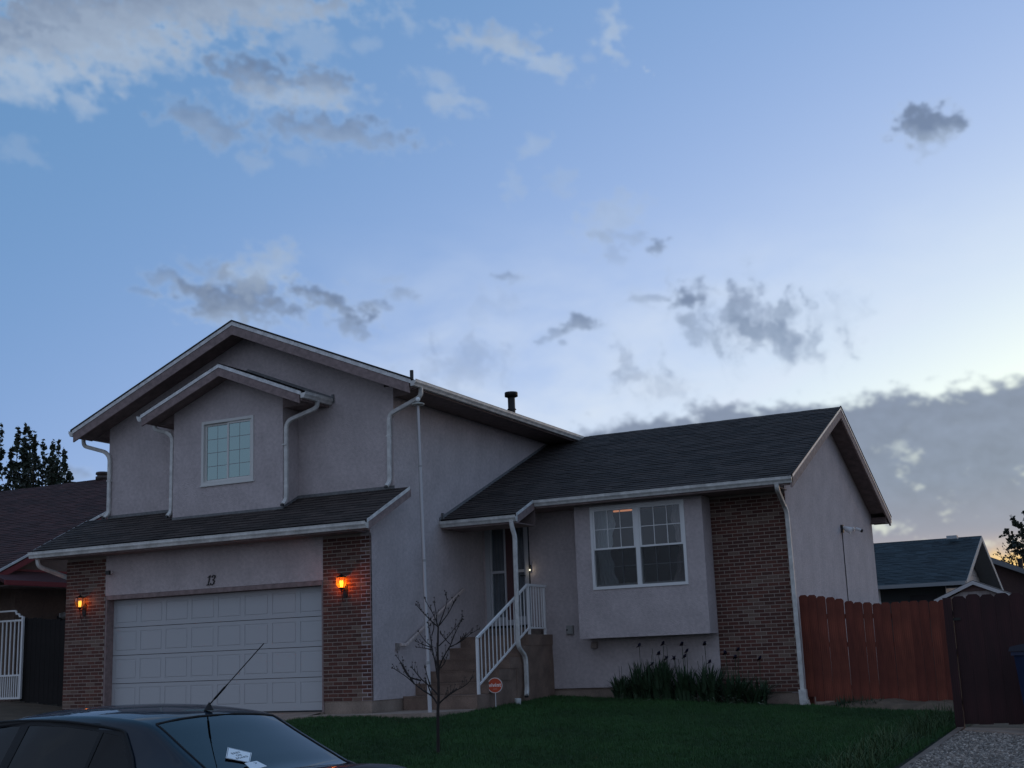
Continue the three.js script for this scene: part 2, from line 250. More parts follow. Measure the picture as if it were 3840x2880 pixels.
// sheet over an outline: a fine grid clipped cell by cell is not needed, the outline is triangulated and draped
function drape(pts, hf, off, thick = 0.05) {
  const s = poly(pts.map((p) => [p[0], -p[1]])); const g = extr(s, thick); g.rotateX(-Math.PI / 2); const p = g.attributes.position;
  for (let i = 0; i < p.count; i++) p.setY(i, p.getY(i) - thick + hf(p.getX(i), p.getZ(i)) + off);
  g.computeVertexNormals(); return muv(g);
}
{
  // the ground under everything, out to the horizon
  structure('ground', [sheet(-16, 16, -40, 9.05, 96, 130, (x, z) => yard(x, z) - 0.055), sheet(-700, -16, -700, 9.05, 1, 1, () => -0.12), sheet(16, 700, -700, 9.05, 1, 1, () => -0.75), sheet(-16, 16, -700, -40, 1, 1, () => -0.5)], M.dirt);
  structure('road', sheet(-700, 700, 10.78, 700, 1, 1, () => -0.889), M.asphalt);
  structure('pavement', box(-60, 60, -0.95, -0.745, 9.05, 10.52), M.walk);
  structure('kerb', box(-60, 60, -1.0, -0.76, 10.524, 10.78), M.concrete);
  const dg = [];
  for (const [a, b] of [[-7.3, -4.16], [-4.145, -1.05]]) for (let k = 0; k < 3; k++) { const z0 = 0.02 + k * 3.0; dg.push(sheet(a, b, z0, z0 + 2.985, 4, 12, (x, z) => gh(-3, z) + 0.012)); }
  structure('driveway', dg, M.walk);
  structure('walkway', drape([[-1.04, 0.0], [0.02, 0.0], [0.02, -1.02], [1.52, -1.02], [1.42, -0.45], [1.3, 0.1], [0.9, 0.33], [0.2, 0.42], [-0.5, 0.72], [-1.04, 0.98]], () => -0.04, 0, 0.16), M.walk);
  structure('garage_apron', box(-7.1, -1.0, -0.3, -0.002, -0.6, 0.018), M.concrete);
}

// ---------------------------------------------------------------- the house
const house = thing('house', 'two storey beige stucco and brick house with attached double garage', 'house');
// roof shingles laid course by course on a plane; u0(v), u1(v) limit each course
function shingles(parent, O, U, Vv, vmax, span, tint, seed, expo = 0.14) {
  const r = rng(seed), N = U.clone().cross(Vv).normalize(); if (N.y < 0) N.negate();
  const at = (u, v, h) => O.clone().addScaledVector(U, u).addScaledVector(Vv, v).addScaledVector(N, h).toArray();
  const courses = Math.ceil(vmax / expo);
  for (let c = 0; c < courses; c++) {
    const v0 = c * expo, v1 = Math.min(v0 + expo + 0.03, vmax); const spans = span(v0 + expo * 0.5); const pos = [], colr = [];
    for (const [a, b] of spans) {
      let u = a - r() * 0.3; const lane = (r() - 0.5) * 0.006;
      while (u < b) {
        const w = 0.19 + r() * 0.2, ua = Math.max(u, a), ub = Math.min(u + w, b); u += w; if (ub - ua < 0.01) continue;
        const h = 0.009 + r() * 0.008, dv = v0 - 0.006 + lane + (r() - 0.5) * 0.008, k = 0.62 + r() * 0.7 + 0.25 * fbm(ua * 0.5 + seed, v0 * 1.1, 3);
        const A = at(ua, dv, h), B = at(ub, dv, h), C = at(ub, v1, 0.002), Dd = at(ua, v1, 0.002), A0 = at(ua, dv, -0.012), B0 = at(ub, dv, -0.012);
        pos.push(...A, ...B, ...C, ...A, ...C, ...Dd, ...A0, ...B0, ...B, ...A0, ...B, ...A);
        for (let q = 0; q < 12; q++) { const e = q < 6 ? k : 0.22; colr.push(tint[0] * e, tint[1] * e, tint[2] * e); }  // dark asphalt butt edges, also painting in the shadow line under each course
      }
    }
    if (!pos.length) continue;
    const g = new THREE.BufferGeometry(); g.setAttribute('position', new THREE.Float32BufferAttribute(pos, 3)); g.setAttribute('color', new THREE.Float32BufferAttribute(colr, 3)); g.computeVertexNormals();
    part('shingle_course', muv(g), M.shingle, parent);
  }
}
const CHAR = [0.066, 0.048, 0.041];
const FRONT = -0.871, RX = -3.36, RY = 7.498, RS = 0.4175;          // main gable
const roofY = (x) => RY - RS * Math.abs(x - RX);
const WX = 6.344, WZ = -4.29, WRZ = -8.11, WRY = 5.793, WS = 0.4172; // right wing
const wingY = (z) => WRY - WS * Math.abs(z - WRZ);
const PS = 0.488, pentY = (z) => 3.933 - PS * (z + 0.871);
{
  // ---- walls
  const wall = part('wall', [
    box(-6.121, -0.998, 2.288, 3.10, -0.2, -0.004),                                              // over the garage door
    prismX([[-0.004, 0.172], [-0.004, 3.12], [-0.87, 3.80], [-0.87, 5.74], [-12.5, 5.74], [-12.5, 0.172]], -0.2, 0),   // side facing the steps
    prismZ([[-6.95, 3.3], [-0.2, 3.3], [-0.2, roofY(-0.2) - 0.16], [RX, RY - 0.16], [-6.95, roofY(-6.95) - 0.16]], -1.05, FRONT),
    box(-0.2, 0, 3.6, 5.86, FRONT - 0.001, FRONT + 0.002),
    box(-7.07, -6.9, 0, 3.1, -8, -0.05), box(-6.95, -6.8, 3.1, 5.8, -12.5, -1.05),
    prismZ([[-4.793, 3.45], [-2.151, 3.45], [-2.151, 5.9], [-3.356, 6.40], [-4.793, 5.83]], -0.53, -0.372, [rectPts(-4.075, -2.841, 4.316, 5.549)]),
    box(-2.32, -2.153, 3.5, 5.75, -0.868, -0.532), box(-4.791, -4.62, 3.5, 5.75, -0.868, -0.532),
    box(-6.9, -0.2, 0, 5.7, -12.5, -12.3),
  ], M.stucco, house);
  part('wing_wall', [
    prismZ(rectPts(0.004, 4.894, 0.186, 3.70), -4.45, WZ, [rectPts(0.05, 1.06, 1.42, 3.56), rectPts(2.4, 4.78, 1.7, 3.66)]),
    prismZ(rectPts(4.894, WX - 0.002, 0.02, 3.70), -4.45, WZ - 0.03),
    prismX([[WZ - 0.032, 0.0], [WZ - 0.032, wingY(WZ) - 0.12], [WRZ, WRY - 0.12], [-12.45, wingY(-12.45) - 0.12], [-12.45, 0.0]], WX - 0.16, WX),
    box(0.004, WX - 0.17, 0, 3.7, -12.45, -12.3),
  ], M.stucco, house);
  part('bay', [
    prismZ(rectPts(2.293, 4.894, 1.113, 3.652), -3.92, -3.798, [rectPts(2.638, 4.536, 2.033, 3.605)]),
    box(4.77, 4.892, 1.115, 3.652, -4.288, -3.922), box(2.295, 2.42, 1.115, 3.652, -4.288, -3.922),
    box(2.43, 4.76, 1.118, 1.2, -4.40, -3.93), box(2.43, 4.76, 1.2, 1.98, -3.98, -3.925),
  ], M.stucco, house);
for (const q of [[-0.99, -0.012, -0.3, 0.17, -0.3, -0.012], [-0.3, -0.012, -0.3, 0.17, -4.2, -0.301], [-7.1, -6.13, -0.2, 0.05, -0.3, -0.03], [0.01, WX - 0.012, -0.5, 0.184, -4.44, WZ - 0.045], [WX - 0.15, WX - 0.012, -0.6, 0.02, -12.4, -4.45]]) part('foundation', box(...q), M.concrete, house);
  // brick courses of the ledge under the brick
  // ---- garage door recess trim
  part('door_casing', [box(-6.119, -6.078, 0, 2.286, -0.26, -0.012), box(-1.04, -1.0, 0, 2.286, -0.26, -0.012), box(-6.077, -1.041, 2.205, 2.286, -0.26, -0.012), box(-6.20, -0.99, 0, 2.4, -0.62, -0.30)], M.trim, house);
  // ---- main roof
  const roof = part('roof', [
    bandZ([[-7.49, roofY(-7.49)], [RX, RY], [0.70, roofY(0.70)]], 0.012, 0.06, -12.9, -0.346),
  ], M.deck, house);
  const U = V(0, 0, -1);
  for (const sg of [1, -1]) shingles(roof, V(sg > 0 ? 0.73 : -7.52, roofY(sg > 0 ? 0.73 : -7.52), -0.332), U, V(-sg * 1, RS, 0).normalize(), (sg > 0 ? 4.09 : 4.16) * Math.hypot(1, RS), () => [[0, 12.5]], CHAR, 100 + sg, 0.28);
  const chev = [[-7.49, roofY(-7.49)], [RX, RY], [0.70, roofY(0.70)]];
  part('drip_edge', bandZ(chev, 0.0, 0.075, -0.346, -0.337), M.drip, house);
  part('rake_board', bandZ([[-7.46, roofY(-7.46)], [RX, RY], [0.66, roofY(0.66)]], 0.078, 0.26, -0.385, -0.349), M.trim, house);
  part('soffit', [bandZ([[-7.44, roofY(-7.44)], [RX, RY], [0.655, roofY(0.655)]], 0.165, 0.185, -0.869, -0.387), box(0.003, 0.66, 5.66, 5.685, -8.0, -0.885), box(-7.44, -6.952, 5.66, 5.685, -8.0, -0.885), prismZ([[0.003, 5.655], [0.66, 5.655], [0.66, roofY(0.66) - 0.1], [0.003, roofY(0.003) - 0.1]], -0.884, -0.872), prismZ([[-6.952, 5.655], [-7.44, 5.655], [-7.44, roofY(-7.44) - 0.1], [-6.952, roofY(-6.952) - 0.1]], -0.884, -0.872)], M.soffit, house);
  part('fascia', box(0.662, 0.69, 5.655, 5.80, -8.2, -0.388), M.trim, house); part('fascia', box(-7.47, -7.442, 5.655, 5.78, -12.8, -0.388), M.trim, house);
  // ---- small gable over the upper window
  const bs = 0.405, by = (x) => 6.563 - bs * Math.abs(x + 3.356), bchev = [[-5.29, by(-5.29)], [-3.356, 6.563], [-1.43, by(-1.43)]];
  const dormer = part('dormer_roof', bandZ(bchev, 0.012, 0.05, FRONT + 0.003, 0.052), M.deck, house);
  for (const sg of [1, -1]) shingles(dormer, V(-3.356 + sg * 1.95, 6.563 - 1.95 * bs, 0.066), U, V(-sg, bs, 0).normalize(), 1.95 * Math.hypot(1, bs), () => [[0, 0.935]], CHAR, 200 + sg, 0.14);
  part('drip_edge', bandZ(bchev, 0.0, 0.07, 0.052, 0.061), M.drip, house);
  part('rake_board', bandZ([[-5.26, by(-5.26)], [-3.356, 6.563], [-1.47, by(-1.47)]], 0.073, 0.235, 0.012, 0.049), M.trim, house);
  part('soffit', [bandZ([[-5.23, by(-5.23)], [-3.356, 6.563], [-1.475, by(-1.475)]], 0.150, 0.168, -0.370, 0.010), box(-2.149, -1.47, 5.63, 5.65, -0.868, -0.388), box(-5.24, -4.795, 5.63, 5.65, -0.868, -0.388), prismZ([[-2.149, 5.625], [-1.47, 5.625], [-1.47, by(-1.47) - 0.09], [-2.149, by(-2.149) - 0.09]], -0.387, -0.374), prismZ([[-4.795, 5.625], [-5.24, 5.625], [-5.24, by(-5.24) - 0.09], [-4.795, by(-4.795) - 0.09]], -0.387, -0.374)], M.soffit, house);
  part('fascia', box(-1.468, -1.44, 5.62, 5.76, -0.868, 0.011), M.trim, house); part('fascia', box(-5.27, -5.242, 5.62, 5.76, -0.868, 0.011), M.trim, house);
  part('flashing', [bandZ([[-5.2, by(-5.2) + 0.07], [-3.356, 6.63], [-1.35, by(-1.35) + 0.07]], 0, 0.06, FRONT + 0.002, FRONT + 0.012), box(-1.36, -1.31, 5.70, 5.86, FRONT + 0.003, FRONT + 0.03)], M.flashing, house);
  // ---- pent roof over the garage
  const pent = part('pent_roof', prismX([[0.585, pentY(0.585) - 0.012], [-0.868, pentY(-0.868) - 0.012], [-0.868, pentY(-0.868) - 0.06], [0.585, pentY(0.585) - 0.06]], -7.5, 0.30), M.deck, house);
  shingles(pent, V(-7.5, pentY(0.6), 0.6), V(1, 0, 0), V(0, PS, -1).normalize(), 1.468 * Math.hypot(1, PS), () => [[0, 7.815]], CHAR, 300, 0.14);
  const pl = [[0.585, pentY(0.585)], [-0.871, pentY(-0.871)]];
  for (const x of [0.316, -7.512]) part('drip_edge', bandX(pl, -0.008, 0.055, x, x + 0.009), M.drip, house);
  part('rake_board', bandX([[0.52, pentY(0.52)], [-0.93, pentY(-0.93)]], 0.058, 0.20, 0.27, 0.312), M.trim, house); part('rake_board', bandX([[0.52, pentY(0.52)], [-0.86, pentY(-0.86)]], 0.058, 0.2, -7.50, -7.46), M.trim, house);
  part('soffit', [box(-7.455, -0.05, 3.06, 3.08, 0.004, 0.50), bandX([[0.49, pentY(0.49)], [-0.90, pentY(-0.9)]], 0.155, 0.175, 0.003, 0.268)], M.soffit, house);
  part('fascia', box(-7.455, 0.31, 3.05, 3.20, 0.502, 0.528), M.trim, house);
  part('flashing', [box(-6.93, -4.80, pentY(FRONT) - 0.01, pentY(FRONT) + 0.055, FRONT + 0.003, FRONT + 0.012), box(-2.15, 0.0, pentY(FRONT) - 0.01, pentY(FRONT) + 0.055, FRONT + 0.004, FRONT + 0.012), box(-4.80, -2.14, pentY(-0.372) - 0.01, pentY(-0.372) + 0.05, -0.370, -0.362), prismX([[FRONT, pentY(FRONT) + 0.06], [-0.37, pentY(-0.37) + 0.05], [-0.37, pentY(-0.37) - 0.02], [FRONT, pentY(FRONT) - 0.02]], -2.150, -2.142)], M.flashing, house);
  // ---- right wing roof
  const wingPts = [[-3.405, wingY(-3.405)], [WRZ, WRY], [-12.85, wingY(-12.85)]];
  const wing = part('wing_roof', [bandX(wingPts, 0.012, 0.06, 0.004, 6.725), bandX([[-2.57, WRY - WS * 5.54], [-3.404, wingY(-3.404)]], 0.012, 0.06, 0.004, 1.62)], M.deck, house);
  const Vw = V(0, WS, -1).normalize(), hyp = Math.hypot(1, WS), vEave = (3.39 - 2.555) * -1;
  // measured up the slope from the porch eave at z = -2.555
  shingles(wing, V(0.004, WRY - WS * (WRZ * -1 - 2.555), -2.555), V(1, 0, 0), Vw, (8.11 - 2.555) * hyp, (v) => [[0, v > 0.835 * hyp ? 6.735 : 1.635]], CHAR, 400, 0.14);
  { const r = rng(5), caps = []; for (let x = 0.3; x < 6.75; x += 0.2) { const g = bandX([[-7.97, WRY - 0.058 + 0.012], [WRZ, WRY + 0.014 + r() * 0.006], [-8.25, WRY - 0.058 + 0.012]], 0, 0.02, x, Math.min(x + 0.215, 6.74)); const n = g.attributes.position.count, k = 0.7 + r() * 0.6, c = new Float32Array(n * 3); for (let i = 0; i < n; i++) { c[3 * i] = CHAR[0] * k; c[3 * i + 1] = CHAR[1] * k; c[3 * i + 2] = CHAR[2] * k; } g.setAttribute('color', new THREE.BufferAttribute(c, 3)); caps.push(g); } part('ridge_cap', caps, M.shingle, wing); }
  part('drip_edge', bandX(wingPts, -0.008, 0.05, 6.738, 6.747), M.drip, house); part('drip_edge', bandX([[-2.555, WRY - WS * 5.555], [-3.40, wingY(-3.40)]], -0.008, 0.05, 1.638, 1.647), M.drip, house);
  part('rake_board', [bandX([[-3.37, wingY(-3.37)], [WRZ, WRY], [-12.8, wingY(-12.8)]], 0.053, 0.225, 6.70, 6.737)], std([0.42, 0.31, 0.275], 0.8, { map: rep(grainC, 0.9) }), house);  // peachier copy of the trim: warm sky glow put into this board's colour
  part('rake_board', bandX([[-2.60, WRY - WS * 5.51], [-3.43, wingY(-3.43)]], 0.053, 0.2, 1.60, 1.637), M.trim, house);
  part('soffit', [bandX([[-4.2, wingY(-4.2)], [WRZ, WRY], [-12.3, wingY(-12.3)]], 0.14, 0.16, WX + 0.003, 6.698), box(0.004, 6.40, 3.655, 3.675, -4.287, -3.442), box(0.004, 1.62, 3.30, 3.32, -3.43, -2.60), box(0.004, 1.62, 3.32, 3.64, -3.44, -3.431)], M.soffit, house);
  part('soffit', [box(WX + 0.003, 6.698, 3.66, 3.68, -12.8, -12.3), box(WX + 0.003, 6.698, 3.676, 3.80, -12.45, -12.42)], M.soffit, house);
  part('shingle_edge', bandX([[-3.38, wingY(-3.38)], [WRZ, WRY], [-12.87, wingY(-12.87)]], -0.034, -0.010, 6.737, 6.757), std([0.03, 0.026, 0.025], 0.95), house);
  part('shingle_edge', bandZ([[-7.53, roofY(-7.53)], [RX, RY], [0.72, roofY(0.72)]], -0.036, -0.004, -0.345, -0.329), std([0.03, 0.026, 0.025], 0.95), house);
  part('fascia', box(1.64, 6.71, 3.645, 3.79, -3.44, -3.412), M.trim, house); part('fascia', box(0.004, 1.63, 3.295, 3.44, -2.605, -2.577), M.trim, house);
  part('flashing', bandX([[-2.5, WRY - WS * 5.61], [-8.0, wingY(-8.0)]], -0.07, 0.0, 0.003, 0.010), M.flashing, house);
  part('flashing', box(0.004, 0.05, 3.43, 3.62, -2.62, -2.58), M.flashing, house);
  // ---- gutters
  const kp = [[0, 0], [0, -0.118], [0.074, -0.118], [0.086, -0.085], [0.112, -0.05], [0.114, -0.012], [0.118, -0.010], [0.118, 0], [0.108, 0], [0.106, -0.02], [0.012, -0.03], [0.01, 0]];
  const gutX = (x0, x1, zb, y) => prismX(kp.map(([o, h]) => [zb + o, y + h]), x0, x1);
  const gutZ = (z0, z1, xb, y, sg) => prismZ(kp.map(([o, h]) => [xb + sg * o, y + h]), z0, z1);
  part('gutter', gutX(-7.56, 0.316, 0.53, 3.194), M.gutter, house);
  part('gutter', gutZ(-8.02, -0.34, 0.692, 5.80, 1), M.gutter, house);
  part('gutter', gutZ(-12.8, -0.34, -7.472, 5.77, -1), M.gutter, house);
  part('gutter', gutZ(-0.866, 0.056, -1.438, 5.775, 1), M.gutter, house);
  part('gutter', gutZ(-0.866, 0.056, -5.272, 5.775, -1), M.gutter, house);
  part('gutter', gutX(1.645, 6.737, -3.437, 3.795), M.gutter, house);
  part('gutter', gutX(0.006, 1.645, -2.602, 3.447), M.gutter, house);
  { const g = gutX(6.3, 6.74, -12.85, 3.83); g.translate(0, 0, 0); part('gutter', prismX(kp.map(([o, h]) => [-12.84 - o, 3.80 + h]), 0.1, 6.737), M.gutter, house); }
  // ---- downspouts
  const ds = (pts) => { const s = sweep(roundPath(pts, 0.09, 6), rectProf(0.078, 0.06, 0.01), V(0.02, 0, 1)); const o = part('downspout', s, M.gutter, house); return o; };
  ds([[0.745, 5.69, -0.62], [0.73, 5.53, -0.64], [-0.03, 5.33, -0.825], [-0.075, 5.22, -0.832], [-0.085, 4.06, -0.832], [-0.1, 3.97, -0.74]]);
  ds([[-7.54, 5.67, -0.72], [-7.53, 5.50, -0.73], [-7.0, 5.33, -0.82], [-6.90, 5.2, -0.832], [-6.89, 4.02, -0.832], [-6.93, 3.95, -0.75]]);
  ds([[-1.39, 5.68, -0.42], [-1.40, 5.54, -0.42], [-2.03, 5.38, -0.42], [-2.108, 5.28, -0.42], [-2.108, 3.86, -0.42], [-2.13, 3.78, -0.34]]);
  ds([[-5.33, 5.68, -0.40], [-5.31, 5.56, -0.40], [-4.97, 5.45, -0.42], [-4.878, 5.35, -0.425], [-4.878, 3.86, -0.425], [-4.90, 3.78, -0.34]]);
  ds([[-7.44, 3.09, 0.50], [-7.43, 2.92, 0.48], [-7.22, 2.66, -0.30], [-7.20, 2.5, -0.42], [-7.20, 0.2, -0.42]]);
  ds([[1.545, 3.36, -2.53], [1.545, 3.22, -2.55], [1.565, 3.06, -2.62], [1.56, 1.10, -2.60], [1.57, 0.98, -2.62], [1.575, 0.84, -2.84], [1.58, 0.72, -2.86], [1.58, 0.22, -2.86], [1.62, 0.12, -2.75]]);
  ds([[6.45, 3.70, -3.38], [6.45, 3.58, -3.40], [6.36, 3.36, -4.16], [6.378, 3.25, -4.235], [6.40, 0.03, -4.235]]);
  part('downspout', [box(6.34, 6.47, -0.12, 0.06, -4.29, -4.18), box(6.35, 6.50, -0.17, -0.122, -4.28, -4.15), box(6.355, 6.51, -0.21, -0.172, -4.28, -4.14)], M.gutter, house);
  for (const [x, y, z] of [[-0.1, 3.955, -0.72], [-6.94, 3.94, -0.73], [-2.13, 3.765, -0.32], [-4.90, 3.765, -0.32], [1.63, 0.105, -2.73]]) part('spout_mouth', box(x - 0.03, x + 0.03, y - 0.025, y + 0.012, z - 0.02, z + 0.02), M.blackPlastic, house);
  for (const [x, y, z] of [[-0.08, 4.9, -0.85], [-6.895, 4.7, -0.85], [-2.125, 4.9, -0.42]]) part('strap', box(x - 0.046, x + 0.046, y, y + 0.03, z - 0.02, z + 0.052), M.gutter, house);
  // ---- vents on the roof
  const vent = part('vent_pipe', lathe([[0.001, 0.50], [0.15, 0.50], [0.155, 0.485], [0.155, 0.40], [0.10, 0.385], [0.085, 0.36], [0.085, 0.12], [0.11, 0.09], [0.085, 0.07], [0.085, -0.2], [0.16, -0.22]], 20), M.blackMetal, house); vent.position.set(-0.6, 6.37, -7.12);
  const stub = part('vent_pipe', lathe([[0.001, 0.2], [0.035, 0.2], [0.035, -0.12], [0.09, -0.14]], 12), M.blackPlastic, house); stub.position.set(0.2, 6.0, -1.23);
  // ---- trim at the front corner
  part('corner_bead', box(-0.004, 0.006, 0.17, 3.05, -0.006, 0.004), M.trim, house);
}

// ---- brick facing: mortar backs with bricks in running bond
{
  const r = rng(91), cand = [], BH = 0.0677, BW = 0.2032, J = 0.0135;
  const tones = [[0.155, 0.060, 0.044], [0.13, 0.053, 0.040], [0.175, 0.069, 0.05], [0.118, 0.052, 0.04], [0.235, 0.155, 0.118], [0.195, 0.115, 0.088]];
  const mats = tones.map((c) => std(c, 0.93, { map: rep(grainC, 0.16), bumpMap: rep(grainB, 0.1), bumpScale: 0.003 }));
  const panel = (x0, x1, y0, y1, zf, seed, side) => {
    const v = part('brick_veneer', box(x0 + 0.004, x1 - 0.004, y0, y1, zf - 0.05, zf - 0.0045), M.mortar, house);
    const rows = Math.floor((y1 - y0) / BH);
    for (let c = 0; c < rows; c++) {
      let x = x0 - (c % 2 ? BW / 2 : 0) + (r() - 0.5) * 0.012;
      while (x < x1 - 0.012) {
        const a = Math.max(x, x0), b = Math.min(x + BW - J, x1); x += BW;
        if (b - a < 0.03) continue;
        const n = fbm(a * 1.9 + seed, (y0 + c * BH) * 3.3, 3) + (r() - 0.5) * 0.45;
        const k = n > 0.26 ? 4 : n > 0.17 ? 5 : Math.floor(r() * 4);
        cand.push({ v, a: a, b: b, y: y0 + c * BH + J / 2, h: BH - J, z: zf - 0.03 + (r() - 0.5) * 0.003, k, zf });
      }
    }
    return v;
  };
  panel(-7.149, -6.121, 0.03, 3.06, 0, 3);
  panel(-0.998, 0.004, 0.172, 3.06, 0, 11);
  panel(4.897, WX + 0.004, 0.026, 3.655, WZ, 23);
  // the brick ends seen on the corner
  cand.sort((p, q) => (q.zf < -1 ? 1 : 0) * (q.b - q.a > 0.15 ? 1 : 0) * (q.y > 0.45 ? 1 : 0) - (p.zf < -1 ? 1 : 0) * (p.b - p.a > 0.15 ? 1 : 0) * (p.y > 0.45 ? 1 : 0));
  const unit = muv(new THREE.BoxGeometry(1, 1, 1)); const shared = {}; const rest = [];
  cand.forEach((q, i) => {
    if (i < 300) { const key = Math.round((q.b - q.a) * 500); shared[key] ??= muv(new THREE.BoxGeometry(key / 500, q.h, 0.03)); const m = part('brick', shared[key], mats[q.k], q.v); m.position.set((q.a + q.b) / 2, q.y + q.h / 2, q.z + 0.015); } else { const g = box(q.a, q.b, q.y, q.y + q.h, q.z, q.z + 0.03), n = g.attributes.position.count, c = new Float32Array(n * 3); for (let j = 0; j < n; j++) c.set(tones[q.k], 3 * j); g.setAttribute('color', new THREE.BufferAttribute(c, 3)); rest.push(g); }
  });
  const bm = std([1, 1, 1], 0.93, { vertexColors: true, map: rep(grainC, 0.16), bumpMap: rep(grainB, 0.1), bumpScale: 0.003 });
  part('bricks', rest, bm, house).userData.kind = 'stuff';
}

// ---- garage door: four sections of eight pressed panels
{
  const gd = new THREE.Group(); gd.name = 'garage_door'; house.add(gd);
  const x0 = -6.078, x1 = -1.04, ys = [0.02, 0.60, 1.133, 1.666, 2.2], pw = (x1 - x0 - 0.04) / 8;
  for (let s = 0; s < 4; s++) {
    const y0 = ys[s] + 0.006, y1 = ys[s + 1] - 0.005, holes = [], py0 = y0 + (s ? 0.07 : 0.12), py1 = y1 - 0.07;
    const sec = [];
    for (let k = 0; k < 8; k++) { const a = x0 + 0.02 + k * pw + 0.045, b = x0 + 0.02 + (k + 1) * pw - 0.045; holes.push(rectPts(a, b, py0, py1)); }
    part('door_section', [prismZ(rectPts(x0, x1, y0, y1), -0.216, -0.2085, holes), box(x0, x1, y0, y1, -0.245, -0.2162)], M.doorWhite, gd);
    for (const h of holes) {
      const [a, py] = h[0], b = h[1][0], sh = extr(poly(rectPts(a + 0.028, b - 0.028, py + 0.028, py1 - 0.028)), 0.001, 0.006); sh.translate(0, 0, -0.2148); part('door_panel', muv(sh), M.doorWhite, gd);
    }
  }
  part('bottom_seal', box(x0, x1, -0.002, 0.019, -0.235, -0.205), M.blackPlastic, gd);
}

